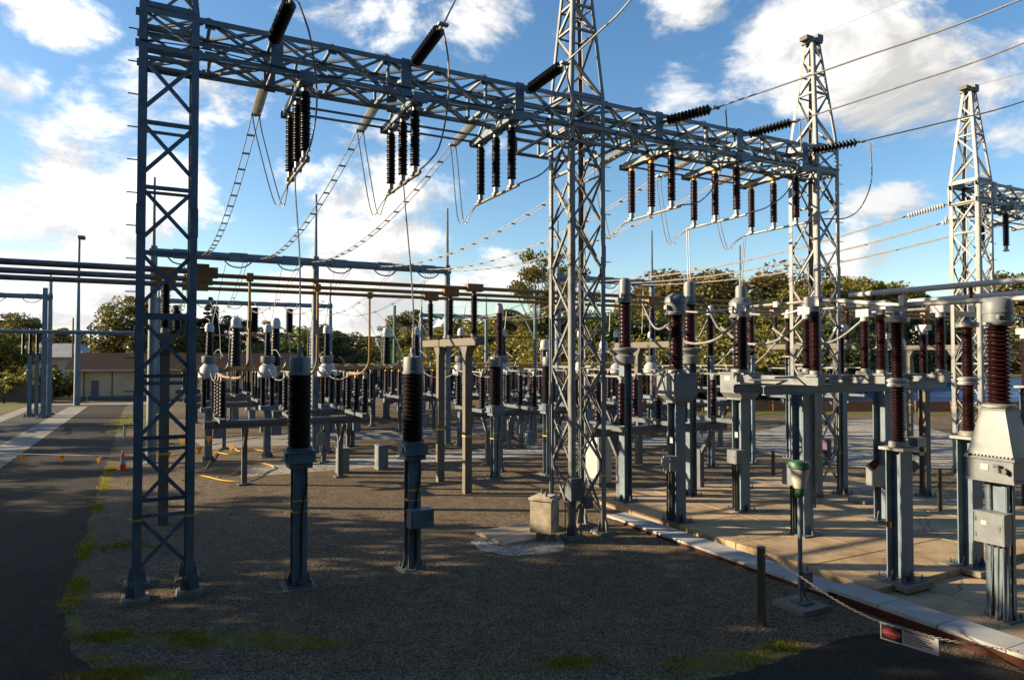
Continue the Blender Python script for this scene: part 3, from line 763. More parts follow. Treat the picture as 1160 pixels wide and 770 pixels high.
# thin earth wires up to the tower peaks
cable('earth_wire', sag((17.05,YC,13.5), (24,-14,17), .4), .006, 'cable', 'thin earth wire rising from the peaked tower at the gantry end', 'cable', 'earth wires')
cable('earth_wire', sag((25.05,YC,13.5), (36,-12,17), .4), .006, 'cable', 'thin earth wire rising from the tower near the big transformer', 'cable', 'earth wires')
# long droppers to the two round-capped transformers
cable('dropper_cable', spline([(2.42,14.2,ZH), (2.4,14.0,7.3), (2.36,13.3,6.0), (2.27,12.7,4.9), (2.25,12.66,4.2)], 6), .016, 'cable', 'long dark dropper hanging to the left round capped transformer', 'cable', 'droppers to the round capped transformers')
cable('dropper_cable', spline([(4.6,13.9,ZH), (4.58,13.7,7.2), (4.5,13.1,5.8), (4.42,12.7,4.9), (4.4,12.66,4.25)], 6), .016, 'cable', 'long dark dropper hanging to the right round capped transformer', 'cable', 'droppers to the round capped transformers')

# ------------------------------------------------------------------ tube gantries with lightning spikes
def tube_gantry(y, xs, label, z=ZG, spike=2.7):
    t = thing('tube_gantry', label, 'tube gantry', (xs[0], y, 0), 0, 'tubular gantries in the rear yard')
    for x in xs:
        p = MB(); p.tube([(x-xs[0],0,0), (x-xs[0],0,z+.25)], .19, 12, r1=.14); p.lathe([(.3,0),(.3,.03)], 10, (x-xs[0],0,0))
        o = p.build('pole', 'steel', t)
        sp = MB(); sp.tube([(x-xs[0],0,z+.25), (x-xs[0],0,z+.25+spike)], .075, 8, r1=.05); sp.build('spike', 'steel', o)
    n = round((xs[-1]-xs[0])/2.03); mb = MB(); Ln = xs[-1]-xs[0]
    mb.tube([(-.15,0,z), (Ln+.15,0,z)], .17, 12)
    mb.build('beam', 'steel', t)
    for k in range(n):
        x = (k+.5)*Ln/n; cl = MB()
        cl.box((x,0,z), (.7,.36,.34)); cl.tube(spline([(x-.6,-.2,z-.1),(x-.3,-.3,z-.4),(x+.2,-.3,z-.42),(x+.6,-.2,z-.1)],4), .03, 5)
        cl.build('clamp', 'steel', t)
    return t
tube_gantry(YG, [-.2, 6.0, 12.1], 'grey tubular gantry with three spiked poles behind the orange tubes')
tube_gantry(YG, [18.2, 24.3], 'grey tubular gantry on two poles behind the tall capped transformers')
tube_gantry(56, [-14.5, -6.6], 'blue grey tubular gantry on poles beyond the road at the left edge', 8.2, 1.6)
tube_gantry(56, [0, 6.2, 12.4], 'smaller distant tubular gantry seen below the orange tubes', 8.2, 1.6)
tube_gantry(56, [20.2, 26.4], 'distant tubular gantry with teal sleeves beyond the concrete portal', 7.7, 1.6)
for k, x in enumerate((21.3, 23.2, 25.2)):
    tag(MB().tube([(x,55.7,7.45), (x+.35,55.7,7.6), (x+.7,55.7,7.4)], .12, 8).build('cable_sleeve', 'teal'), f'teal sleeve on the distant tubular gantry, {["left","middle","right"][k]} one', 'sleeve', 'teal sleeves')
for k, x in enumerate((1.2, 3.8, 6.6, 9.2, 11.2)):
    o = put('hanging_insulator', ins_mesh(1.9, .34, 'porcelain_shaded', n=14, seg=10), None, (x, 56, 6.0))
    tag(o, f'fat dark insulator hanging from the distant tube gantry, {["leftmost","second from the left","middle","second from the right","rightmost"][k]} of five', 'insulator', 'fat insulators under the distant gantry')

# ------------------------------------------------------------------ long busbars 
BY = (18.45, 20.3, 22.1); BZ = 6.12
nm = ('nearest and highest looking', 'middle', 'farthest and lowest looking')
for k, y in enumerate(BY):
    tag(MB().tube([(.9,y,BZ), (42,y,BZ)], .056, 10).build('busbar', 'orange'), f'long orange brown busbar tube across the yard, {nm[k]} of three', 'busbar', 'long orange busbars')
    tag(MB().tube([(-16,y,BZ+.08), (.9,y,BZ+.08)], .075, 10).build('busbar', 'galv'), f'thick grey busbar tube over the road, {nm[k]} of three', 'busbar', 'grey busbars over the road')
    t = thing('busbar_clamp', f'square clamp block joining grey and orange tube, {("nearest","middle","farthest")[k]} of three', 'clamp', (.95, y, BZ), 0, 'clamp blocks on the busbars')
    MB().box((0,0,.06), (.7,.2,.26)).build('block', 'orange_dark', t); MB().box((0,0,.22), (.3,.24,.08)).build('lid', 'orange_dark', t)
tag(MB().tube([(-30,46,5.5), (-.9,46,5.5)], .11, 8).build('busbar', 'steel'), 'single low grey tube in front of the tiled garage', 'busbar')
# orange tube droppers with bent foot
for k, (x, y) in enumerate(((2.05,18.45), (4.12,20.3), (6.17,22.1))):
    mb = MB(); mb.tube(spline([(x,y,BZ), (x,y,5.5), (x,y,4.3), (x-.03,y+.03,3.85), (x-.2,y+.3,3.56), (x-.35,23.4,3.5)], 6), .036, 8)
    mb.box((x,y,BZ), (.16,.2,.2))
    tag(mb.build('dropper_tube', 'orange'), f'orange dropper tube with bent foot, {["left, from the nearest busbar","middle, from the middle busbar","right, from the farthest busbar"][k]}', 'tube', 'orange dropper tubes')
# concrete portals carrying the busbars
def portal(x, label, m='porcelain_shaded'):
    t = thing('bus_support', label, 'busbar support', (x, 18.2, 0), 0, 'concrete busbar supports')
    for y in (.75, 2.95):
        mb = MB(); mb.box((0,y,2.2), (.225,.21,4.4)); mb.frustum((0,y,4.12), (.225,.21), (.26,.56), .3); p = mb.build('post', 'concrete_post', t)
        MB().box((0,y,1.72), (.24,.225,.05)).build('yellow_band', 'yellow', p)
    mb = MB(); mb.box((0,2.05,4.55), (.28,4.5,.22)); mb.build('crossbeam', 'concrete_post', t)
    for yy in BY:
        ins(t, (0, yy-18.2, 4.80), 1.12, .115, m, n=18)
        mb = MB(); cyl(mb, (0,yy-18.2,4.68), .10, .12, 10); mb.build('insulator_foot', 'steel_dark', t); mb = MB(); cyl(mb, (0,yy-18.2,5.92), .07, .14, 10); mb.box((0,yy-18.2,BZ+.02), (.5,.24,.22)); mb.build('bus_clamp', 'orange_dark', t)
    return t
portal(.15, 'concrete busbar support with dark insulators seen through the roadside tower')
portal(8.3, 'pale concrete portal carrying three black insulators, standing alone before the middle tower')
portal(16.45, 'concrete portal with insulators behind the tall capped transformers, right of the middle tower', 'porcelain')
portal(25.0, 'concrete portal with insulators behind the long red insulator row', 'porcelain')
portal(33.3, 'farthest concrete portal with insulators near the lake', 'porcelain')
# low orange busbars on top of the disconnector rows
for k, (y, x0, x1) in enumerate(((29.5, .8, 24), (36.0, .8, 26), (44.0, 1, 30))):
    tag(MB().tube([(x0,y,3.58), (x1,y,3.58)], .05, 8).build('low_busbar', 'orange'), f'low orange tube at switchgear height, {["nearest","middle","farthest"][k]} row', 'busbar', 'low orange busbars')
for k, (y, x0, x1, z) in enumerate(((40, 26, 48, 3.4), (64, 24, 40, 6.3), (34, 12, 26, 3.7))):
    tag(MB().tube([(x0,y,z), (x1,y,z)], .09, 8).build('yellow_tube', 'yellow'), ['yellow insulated tube in front of the lake', 'thin yellow line before the trees behind the portal', 'yellow tube behind the white cabinet'][k], 'tube', 'yellow tubes')

for k, (x0, x1, y, z) in enumerate(((3, 17, 52, 5.6), (20, 34, 58, 6.0))):
    tag(MB().tube([(x0,y,z), (x1,y,z)], .07, 8).build('low_busbar', 'orange_dark'), ('thin distant orange tube above the low orange row at left', 'thin distant orange tube behind the white cabinet trees')[k], 'busbar', 'thin distant orange tubes')

CW = ('first','second','third','fourth','fifth','sixth','seventh','eighth','ninth')
for k, (x0, x1) in enumerate(((1.0,1.4),(3.2,3.8),(5.4,6.0),(7.6,8.6),(9.6,10.4),(11.6,12.2),(18.9,20.6),(20.9,22.8),(23.0,25.0))):
    t = thing('twin_conductor', f'thin twin conductor between near and far tubular gantry, {CW[k]} from the road', 'cable', (x0, YG, ZG), 0, 'thin conductors between the tubular gantries')
    pth_ = [p - Vector((x0, YG, ZG)) for p in sag((x0,YG,ZG), (x1,56,8.1), 1.3, 14)]
    for s_ in (-.08,.08): MB().tube([p + Vector((s_,0,0)) for p in pth_], .014, 4).build('conductor', 'cable', t)
    for p in pth_[2:-1:2]: put('spacer', SPM, t, p)
for k, (x, y) in enumerate(((2.4,33.2),(4.6,33.2),(6.8,33.2),(9.9,33.2),(11.9,36.0),(14.0,36.0))):
    tag(MB().tube(spline([(x,y+6,7.0),(x+.2,y+3,5.9),(x+.1,y,4.0)],5), .016, 5).build('dropper_cable', 'cable'), f'slanting thin dropper wire in the rear yard, {CW[k]} from the road', 'cable', 'slanting droppers in the rear yard')
# ------------------------------------------------------------------ switchgear
def cap_ct(loc, label, box=False, k=1.0, grp='round capped current transformers', pm='porcelain_shaded', hcl=2.08):
    """grey capped current transformer on an H column"""
    t = thing('current_transformer', label, 'transformer', loc, 0, grp)
    mb = MB(); hcol(mb, hcl, .25, .25, .018, .03, 'x'); c = mb.build('column', 'steel', t)
    base_plate(t, .46); footing(t, .62, -.06, .07)
    mb = MB(); mb.box((0,0,hcl+.09), (.40,.40,.12)); mb.box((0,0,hcl+.235), (.46,.46,.17)); mb.box((0,0,hcl+.33), (.52,.52,.025)); mb.box((0,0,hcl+.145), (.54,.54,.025))
    mb.lathe([(.2,hcl+.34),(.23,hcl+.36),(.23,hcl+.385)], 16)
    for s in (-1,1): mb.box((s*.24,-.05,hcl+.23), (.05,.2,.12))
    mb.build('pedestal', 'steel', t)
    ins(t, (0,0,hcl+.385), 1.30, .222, pm, n=32, seg=24, rc=.196)
    mb = MB(); z = hcl+1.68; mb.lathe([(.19,z),(.205,z+.01),(.205,z+.05),(.19,z+.06),(.185,z+.3),(.17,z+.335),(.10,z+.345)], 24)
    mb.box((.0,-.19,z+.2), (.02,.02,.22)); cp = mb.build('cap', 'steel_pale', t)
    mb = MB(); mb.tube([(0,0,z+.34),(0,0,z+.42)], .05); mb.box((0,0,z+.46), (.09,.06,.12)); mb.build('terminal', 'alu', cp)
    mb = MB(); mb.tube(spline([(.06,-.2,hcl+.06),(.10,-.17,hcl-.25),(.03,-.15,hcl-.8),(.02,-.14,.15)], 5), .017, 6); mb.build('conduit', 'black', t)
    mb = MB(); mb.box((0,-.14,hcl-.55), (.27,.02,.03)); mb.box((0,0,hcl-.75), (.275,.275,.02)); mb.build('band', 'yellow', t)
    if box:
        mb = MB(); mb.box((.06,-.28,1.02), (.46,.26,.34)); j = mb.build('junction_box', 'steel', t)
        mb = MB(); mb.box((.06,-.415,1.02), (.42,.012,.30)); mb.lathe([(.012,0),(.012,.05)], 8, (.2,-.425,1.0)); mb.build('lid', 'steel', j)
        mb = MB(); mb.tube([(.02,-.2,.1),(.02,-.2,.9)], .02, 6); mb.build('conduit', 'black', t)
    return t
cap_ct(gp(338,662), 'nearest round capped current transformer with black insulator on a blue grey column, left one')
cap_ct(gp(467,643), 'round capped current transformer with a junction box halfway down its column', True)
cap_ct(gp(561,541), 'smaller looking round capped current transformer just left of the middle tower')
cap_ct((12.2,20.8,0), 'round capped current transformer half hidden behind the middle tower')

def house_ct(loc, label, hcl=3.0, top=5.5):
    """tank housing on a column, with tall red insulator and grey head"""
    t = thing('current_transformer', label, 'transformer', loc, 0, 'boxed current transformers on the slab')
    mb = MB(); hcol(mb, hcl-.15, .30, .28, .02, .03, 'x'); mb.build('column', 'steel', t); base_plate(t, .56)
    z = hcl-.15; mb = MB(); mb.box((0,0,z+.03), (.5,.5,.06)); mb.frustum((0,0,z+.06), (.52,.62), (.72,.66), .12); mb.box((0,0,z+.42), (.74,.68,.48)); mb.box((0,0,z+.68), (.80,.76,.04))
    for s in range(-3,4):
        for y in (-.36,.36): mb.lathe([(.02,0),(.02,.03)], 6, (s*.12, y, z+.70))
    mb.build('tank', 'steel_pale', t)
    z2 = z+.72; mb = MB(); mb.lathe([(.22,z2-.02),(.24,z2),(.24,z2+.06),(.19,z2+.08)], 20); mb.build('flange', 'alu', t)
    L = top-.56-z2-.08; ins(t, (0,0,z2+.08), L, .195, 'porcelain', n=24, seg=22, rc=.155)
    z3 = z2+.08+L; mb = MB(); mb.lathe([(.18,z3),(.27,z3+.02),(.27,z3+.07),(.23,z3+.08),(.25,z3+.30),(.27,z3+.31),(.27,z3+.36),(.25,z3+.45),(.16,z3+.53),(.04,z3+.55)], 24); cp = mb.build('cap', 'steel_pale', t)
    mb = MB(); mb.box((-.27,0,z3+.2), (.12,.1,.1)); mb.build('terminal', 'alu', cp); mb = MB(); mb.box((.30,0,z3+.2), (.14,.1,.05)); mb.build('terminal', 'alu', cp)
    mb = MB(); mb.box((-.28,-.1,1.42), (.30,.32,.34)); b = jb = mb.build('junction_box', 'steel_pale', t); MB().box((-.433,-.1,1.42), (.008,.27,.29)).build('door', 'steel_pale', jb); MB().box((-.44,-.2,1.42), (.012,.02,.05)).build('latch', 'steel_dark', jb); MB().box((-.373,.08,hcl+.4), (.012,.18,.11)).build('nameplate', 'white', t); MB().box((-.16,0,1.95), (.006,.1,.14)).build('nameplate', 'white', t)
    mb = MB()
    for s in (0,.06,.12): mb.tube([(-.26-s*.3,-.12+s,.05), (-.26-s*.3,-.12+s,1.26)], .022, 6)
    mb.build('conduit', 'black', t)
    return t
house_ct(on_slab(767,590), 'boxed current transformer with tall red insulator, standing nearest to the middle tower')
house_ct(on_slab(840,578), 'boxed current transformer at the left end of the isolator platform')
def tall_ct(loc, label, h=4.02):
    """slim transformer with domed top on a high column"""
    t = thing('voltage_transformer', label, 'transformer', loc, 0, 'dome topped transformers behind the boxed pair')
    mb = MB(); hcol(mb, h-.3, .24, .24, .018, .03, 'y'); mb.build('column', 'steel', t); base_plate(t, .5)
    mb = MB(); mb.lathe([(.12,h-.28),(.26,h-.26),(.28,h-.05),(.20,h),(.34,h+.12),(.34,h+.17),(.2,h+.19)], 18); mb.build('pedestal', 'steel_pale', t)
    ins(t, (0,0,h+.19), 1.22, .185, 'porcelain', n=23, seg=20, rc=.15)
    z = h+1.41; mb = MB(); mb.lathe([(.17,z),(.2,z+.01),(.2,z+.08),(.165,z+.1),(.165,z+.56),(.14,z+.66),(.07,z+.70)], 20); cp = mb.build('cap', 'steel_pale', t)
    mb = MB(); mb.box((-.24,-.05,z+.08), (.16,.12,.12)); mb.build('terminal', 'alu', cp); mb = MB(); mb.box((-.2,-.12,z+.2), (.1,.06,.1)); mb.build('terminal', 'alu', cp)
    return t
TV = [(11.45,15.3), (13.55,15.05), (15.72,15.2)]
for (x, y), s in zip(TV, ('immediately right of the middle tower', 'behind the left boxed transformer', 'behind the isolator platform end')):
    tall_ct((x,y,SZ), f'dome topped grey transformer with red insulator on high column, {s}')
# twin droppers from the overhead tubes to the domes
for (x, y), X, s in ((TV[1],13.5,'left'), (TV[2],15.75,'right')):
    mb = MB()
    for q in (-.04,.04): mb.tube([(X+q,15.05,ZH), (x+q, y, 6.2)], .014, 5)
    tag(mb.build('dropper_cable', 'cable_pale'), f'pair of vertical wires dropping to the {s} dome topped transformer', 'cable', 'vertical droppers to the domes')
for k, (a, b) in enumerate((((11.45,15.3,5.9),(11.5,13.35,5.3)), ((13.55,15.05,5.9),(13.8,13.4,5.3)))):
    a, b = Vector(a), Vector(b); m = a.lerp(b,.5) + Vector((.25,0,-.75))
    cable('jumper_cable', spline([a, a.lerp(m,.35)+Vector((.15,0,.12)), m, b.lerp(m,.3)+Vector((.2,0,-.1)), b], 6), .03, 'steel_pale', f'pale curved jumper tube between dome and boxed transformer, {"left" if k == 0 else "right"} pair', 'cable', 'jumpers between the transformers')
for k, (a, b) in enumerate((((11.55,13.3,5.25),(12.06,11.5,5.35)), ((13.9,13.3,5.25),(14.2,11.5,5.35)))):
    a, b = Vector(a), Vector(b)
    cable('jumper_cable', spline([a, a.lerp(b,.35)+Vector((.1,0,-.1)), a.lerp(b,.7)+Vector((0,0,-.12)), b], 6), .03, 'cable_pale', f'pale jumper tube from the {"left" if k == 0 else "right"} boxed transformer to the isolator platform', 'cable', 'jumpers to the isolator platform')

def post_ins(loc, label, zc, z1, z2, tops=True):
    t = thing('post_insulator', label, 'post insulator', loc, 0, 'two part post insulators on the slab')
    mb = MB(); hcol(mb, zc-.06, .34, .26, .02, .03, 'x'); mb.build('column', 'steel', t); base_plate(t, .6); 
    mb = MB(); mb.box((0,0,-.03), (.75,.75,.1)); mb.build('footing', 'concrete', t)
    mb = MB(); mb.box((0,0,zc), (.46,.46,.05)); cyl(mb, (0,0,zc+.025), .16, .10, 14); mb.box((.36,-.1,zc+.11), (.26,.2,.16)); mb.box((.36,-.1,zc-.1), (.14,.2,.05)); mb.build('top_plate', 'alu', t)
    ins(t, (0,0,zc+.12), z1-zc-.12, .128, 'porcelain', n=18, seg=20, rc=.085)
    mb = MB(); mb.lathe([(.12,z1-.01),(.17,z1),(.18,z1+.03),(.15,z1+.06),(.18,z1+.09),(.18,z1+.12),(.12,z1+.15)], 16); mb.build('joint_flange', 'white', t)
    ins(t, (0,0,z1+.15), z2-z1-.15, .118, 'porcelain', n=20, seg=20, rc=.08)
    mb = MB(); mb.lathe([(.10,z2),(.20,z2+.02),(.20,z2+.10),(.09,z2+.12),(.05,z2+.2)], 14); mb.box((0,0,z2+.26), (.42,.12,.10)); mb.box((.16,0,z2+.36), (.06,.1,.3)); mb.build('top_clamp', 'alu', t)
    return t
p1 = on_slab(1020,656); p2 = on_slab(1100,640)
a = post_ins(p1, 'slender two part red post insulator on a wide column at the slab edge', 2.32, 3.42, 4.55)
mb = MB(); mb.box((-.28,.0,1.0), (.04,.1,.1)); mb.build('tag_plate', 'rust', a)
b = post_ins(p2, 'two part red post insulator just left of the big grey transformer', 2.42, 3.42, 4.5)
def big_vt(loc, label):
    t = thing('voltage_transformer', label, 'transformer', loc, 0)
    mb = MB()
    for x, y in ((-.16,-.2),(.16,-.2),(-.16,.24),(.16,.24)): mb.angle((x,y,.03), (x,y,2.12), .10, .012, (math.copysign(1,-x),0,0), (0,math.copysign(1,-y),0))
    hcol(mb, 2.1, .2, .2, .015, .02, 'y'); mb.build('column', 'steel', t); base_plate(t, .6)
    mb = MB(); mb.box((0,0,2.16), (.86,1.0,.04)); mb.box((0,0,2.33), (.80,.95,.30)); mb.box((0,0,2.50), (.88,1.04,.035)); mb.build('tank', 'steel_pale', t)
    mb = MB(); mb.frustum((0,0,2.52), (.80,.96), (.50,.50), .72); mb.box((0,0,3.25), (.54,.54,.03)); mb.build('housing', 'steel_pale', t)
    mb = MB()
    for s in range(-6,7):
        for x in (-.41,.41): mb.lathe([(.014,0),(.014,.03)], 6, (x, s*.075, 2.518))
    mb.lathe([(.04,2.515),(.04,2.55)], 8, (-.46,.42,0)); mb.build('bolt', 'steel_dark', t)
    mb = MB(); mb.tube([(-.41,-.22,2.32),(-.47,-.22,2.32),(-.47,-.22,2.40),(-.47,-.12,2.40)], .03, 8); mb.tube([(-.41,-.34,2.33),(-.5,-.34,2.33)], .05, 8); mb.build('valve', 'steel_dark', t)
    mb = MB(); mb.lathe([(.28,3.265),(.34,3.28),(.34,3.32),(.22,3.34)], 18); mb.build('flange', 'alu', t)
    ins(t, (0,0,3.34), 1.20, .275, 'porcelain', n=19, seg=28, rc=.18)
    mb = MB(); mb.lathe([(.20,4.54),(.27,4.55),(.31,4.58),(.32,4.61),(.29,4.62),(.29,4.74),(.305,4.745),(.305,4.78),(.295,4.785),(.295,4.90),(.25,4.96),(.12,5.0),(.02,5.01)], 28); cp = mb.build('cap', 'steel_pale', t)
    mb = MB(); mb.lathe([(.035,0),(.04,.02),(.02,.03)], 10, (0,0,0)); me = mb.mesh('gauge','alu'); put('gauge', me, cp, (-.25,-.15,4.68), (0,-PI/2,R(30)))
    mb = MB(); mb.box((-.36,0,4.58), (.26,.05,.03)); mb.build('terminal', 'alu', cp)
    mb = MB(); mb.box((-.28,.02,1.42), (.30,.62,.46)); mb.box((-.28,.02,1.66), (.34,.66,.02)); j = mb.build('junction_box', 'steel_pale', t)
    mb = MB(); mb.box((-.435,-.2,1.44), (.02,.03,.08)); mb.build('latch', 'steel_dark', j)
    mb = MB(); mb.box((-.432,.02,1.42), (.006,.57,.40)); mb.build('door', 'steel_pale', j)
    for z_ in (1.30, 1.54): MB().box((-.438,.29,z_), (.014,.03,.06)).build('hinge', 'steel_dark', j)
    MB().box((-.437,.12,1.5), (.004,.12,.07)).build('nameplate', 'white', j)
    MB().box((-.405,.1,2.36), (.012,.16,.09)).build('nameplate', 'white', t)
    mb = MB()
    for k in range(3): mb.tube([(-.30,-.2+k*.14,.02), (-.30,-.2+k*.1,1.2)], .025 if k % 2 else .018, 6)
    mb.build('conduit', 'steel_dark', t)
    return t
pv = gp(1136,700,.035); bv = big_vt(pv, 'big grey voltage transformer with sloping tank and thick ribbed red insulator at the right edge'); bv.scale = (.74, .70, 1)

# isolator platform with three poles, each of two posts
def platform_isolator():
    X0, Y0 = 14.3, 10.65
    t = thing('isolator', 'long steel platform carrying three pairs of red insulators above the slab', 'isolator', (X0, Y0, SZ), 0)
    for x in (-1.45, 1.4):
        mb = MB(); me = hcol(mb, 3.1, .30, .30, .02, .03, 'x').mesh('column', 'steel'); c = put('column', me, t, (x,0,0))
        mb = MB(); mb.box((0,0,.016), (.6,.6,.03))
        for s in (-1,1): mb.frustum((s*.2,0,.03), (.15,.02), (.02,.02), .2); mb.frustum((0,s*.2,.03), (.02,.15), (.02,.02), .2)
        put('base_plate', mb.mesh('base_plate', 'steel_dark'), c)
    mb = MB()
    for y in (-.42,.42): mb.box((.1,y,3.16), (6.4,.10,.02)); mb.box((.1,y,3.34), (6.4,.10,.02)); mb.box((.1,y,3.25), (6.4,.015,.16))
    mb.build('beam', 'steel', t)
    k = 0
    for x, s in ((12.06,'left'), (14.2,'middle'), (16.4,'right')):
        xx = x - X0
        mb = MB(); mb.box((xx,0,3.45), (.22,2.3,.18)); mb.box((xx,-1.0,3.56), (.3,.3,.04)); mb.box((xx,.95,3.56), (.3,.3,.04)); mb.build('pole_base', 'steel_pale', t)
        for y in (-1.0, .95):
            ins(t, (xx,y,3.66), 1.22, .125, 'porcelain', n=24, seg=18, rc=.085)
            mb = MB(); cyl(mb, (xx,y,3.575), .115, .09, 12); mb.build('insulator_foot', 'alu', t); mb = MB(); cyl(mb, (xx,y,4.875), .10, .12, 12); mb.box((xx,y,5.09), (.20,.36,.20)); mb.build('terminal_head', 'white', t)
        mb = MB(); mb.tube([(xx,.85,5.1),(xx,-.85,5.1)], .035, 8); mb.box((xx,-.02,5.1), (.08,.12,.12)); mb.build('contact_arm', 'alu', t)
        mb = MB(); mb.tube([(xx+.3,-1.1,3.46),(xx-.5,.3,3.44)], .022, 6); mb.build('linkage', 'steel_dark', t)
    mb = MB(); mb.tube([(-3.0,-.62,3.52),(3.2,-.62,3.52)], .022, 6); mb.tube([(-1.3,-.2,.6),(-1.3,-.2,3.4)], .025, 6); mb.build('operating_rod', 'steel_dark', t)
    mb = MB(); mb.box((-1.75,.02,1.35), (.26,.34,.46)); mb.build('drive_box', 'steel_pale', t)
    mb = MB(); mb.box((1.12,.0,1.1), (.28,.34,.5)); mb.build('drive_box', 'steel_pale', t)
    mb = MB()
    for s in range(3): mb.tube([(-1.70+.07*s,.1,.02),(-1.70+.07*s,.1,1.1)], .022, 6)
    mb.build('conduit', 'black', t)
    return t
platform_isolator()
for (x, y0, y1, z, s) in ((14.2,10.4,1.5,5.52,'upper'), (16.4,10.4,1.5,5.46,'lower')):
    t = thing('busbar', f'pale busbar tube running towards the right edge, {s} of two', 'busbar', (x,y0,z), 0, 'pale busbars over the slab')
    MB().tube([(0,0,0),(0,y1-y0,0)], .06, 10).build('tube', 'white', t)
    mb = MB(); mb.tube([(0,-.6,-.35),(0,-.6,.05)], .03, 6); mb.tube([(0,-2.65,-.7),(0,-2.65,.05)], .03, 6); mb.build('dropper', 'rust', t)
cable('busbar', [(12.06,9.65,5.3),(12.06,7.9,5.05),(12.06,4.4,5.0)], .045, 'cable_pale', 'thin pale tube from the isolator to the slab edge post insulator', 'busbar')

# double break isolators on tube frames
CTM = {q: cyl(MB(), (0,0,0), .07, .10, 8).box((0,0,.14), (.12,.18,.08)).mesh('contact', q) for q in ('yellow', 'alu')}
def isolator(X, Y, pitch, label, m='porcelain_shaded', npole=3, zf=1.95, yellow=False, ih=1.32, grp='tube framed isolators', seg=12):
    t = thing('isolator', label, 'isolator', (X, Y, 0), 0, grp)
    wd = pitch*(npole-1)
    mb = MB(); mb.tube([(-.45,0,zf),(wd+.45,0,zf)], .13, 12); mb.build('frame_tube', 'steel_dark', t)
    for x in (.75, wd-.55):
        mb = MB(); hcol(mb, 1.3, .15, .15, .014, .03); me = MB()
        for s in (-1,1): me.bar((x,s*.05,1.2),(x+.0,s*.55,zf-.1), .11, .09, (1,0,0))
        me.box((x,0,.65), (.16,.16,1.3)); me.box((x,0,.03), (.36,.36,.05)); me.build('leg', 'steel_dark', t)
    for k in range(npole):
        x = k*pitch
        mb = MB(); mb.box((x,0,zf+.2), (.18,2.5,.12)); mb.box((x,0,zf+.29), (.34,.34,.06)); mb.build('pole_base', 'steel_dark', t)
        for y in (-1.1,0,1.1):
            ins(t, (x,y,zf+.30), ih-.2, .122, m, n=20, seg=seg, rc=.09)
        for y in (-1.1,0,1.1): put('contact', CTM['yellow' if yellow else 'alu'], t, (x,y,zf+.1+ih))
        mb = MB(); mb.tube([(x,-1.1,zf+.27+ih),(x,1.1,zf+.27+ih)], .03, 6); mb.build('contact_arm', 'alu', t)
    mb = MB(); mb.tube([(wd*.5+.3,-.2,.5),(wd*.5+.3,-.2,zf)], .025, 6); mb.build('operating_rod', 'steel', t); mb = MB(); mb.box((wd*.5+.3,-.25,.95), (.32,.26,.5)); mb.build('drive_box', 'steel', t)
    return t
def breaker(x, y, label, m='porcelain_shaded', grp='white headed circuit breakers', hb=1.35):
    """column, support insulator, white rounded head with a bushing on top"""
    t = thing('circuit_breaker', label, 'circuit breaker', (x,y,0), 0, grp)
    mb = MB(); hcol(mb, 1.9, .26, .26, .02, .03); mb.build('column', 'steel', t); base_plate(t, .5)
    MB().box((0,0,2.02), (.6,.6,.18)).build('top_plate', 'steel', t); mb = MB(); mb.box((.35,-.1,1.2), (.34,.4,.6)); mb.build('drive_box', 'steel', t)
    for dx in (-.18,.18): ins(t, (dx,0,2.11), 1.12, .12, m, n=18, seg=12, rc=.08)
    mb = MB(); mb.lathe([(.10,3.24),(.36,3.25),(.40,3.30),(.39,3.46),(.33,3.66),(.22,3.80),(.14,3.88)], 18); h = mb.build('head', 'white', t)
    mb = MB(); mb.tube(spline([(.3,0,3.5),(.62,0,3.62),(.72,0,3.9),(.5,0,4.1)],4), .045, 8); mb.build('terminal', 'steel_pale', h)
    mb = MB(); mb.lathe([(.26,3.86),(.28,3.90),(.28,4.12),(.2,4.14)], 14); mb.build('collar', 'steel_pale', t)
    ins(t, (0,0,4.13), hb*.7, .18, m, n=12, seg=12, rc=.13, r_top=.13)
    z = 4.13+hb*.7; mb = MB(); mb.lathe([(.13,z),(.17,z+.02),(.17,z+.22),(.12,z+.34),(.03,z+.38)], 14); mb.build('cap', 'white', t)
    return t
def bushing(x, y, label, m='porcelain_shaded', z0=3.2, L=2.55, grp='fat tapered bushings'):
    t = thing('current_transformer', label, 'transformer', (x,y,0), 0, grp)
    mb = MB(); hcol(mb, z0-.15, .34, .34, .02, .03); mb.build('column', 'steel', t); base_plate(t, .6)
    mb = MB(); mb.box((0,0,z0-.07), (.9,.9,.16)); mb.build('pedestal', 'steel_pale', t)
    ins(t, (0,0,z0), L, .34, m, n=26, seg=16, rc=.29, r_top=.25)
    z = z0+L; mb = MB(); mb.lathe([(.25,z),(.34,z+.02),(.34,z+.12),(.28,z+.14),(.28,z+.42),(.2,z+.62),(.05,z+.68)], 18); cp = mb.build('cap', 'white', t)
    mb = MB(); mb.tube([(-.33,-.1,z+.1),(-.4,-.12,z0+.1)], .03, 6); mb.tube(spline([(.33,-.1,z+.1),(.7,-.2,z-.4),(.85,-.2,z0+.6),(1.2,-.2,z0+.15)],5), .035, 6); mb.build('earth_lead', 'alu', t)
    return t
isolator(1.75,23.5,2.18,'nearest tube framed isolator on forked legs, left of the middle tower')
isolator(10.4,23.5,2.15,'tube framed isolator with black posts directly behind the middle tower')
isolator(10.95,15.9,2.15,'tube framed isolator with red posts just right of the middle tower','porcelain', zf=1.98)
isolator(19.2,23.5,2.15,'tube framed isolator with red posts behind the isolator platform','porcelain')
isolator(27.4,23.5,2.15,'tube framed isolator on forked legs in front of the lake','porcelain')
isolator(1.9,33,2.1,'second tube framed isolator back, behind the white headed breakers on the left')
isolator(10.4,33,2.15,'tube framed isolator with yellow contacts behind the middle tower','porcelain',yellow=True)
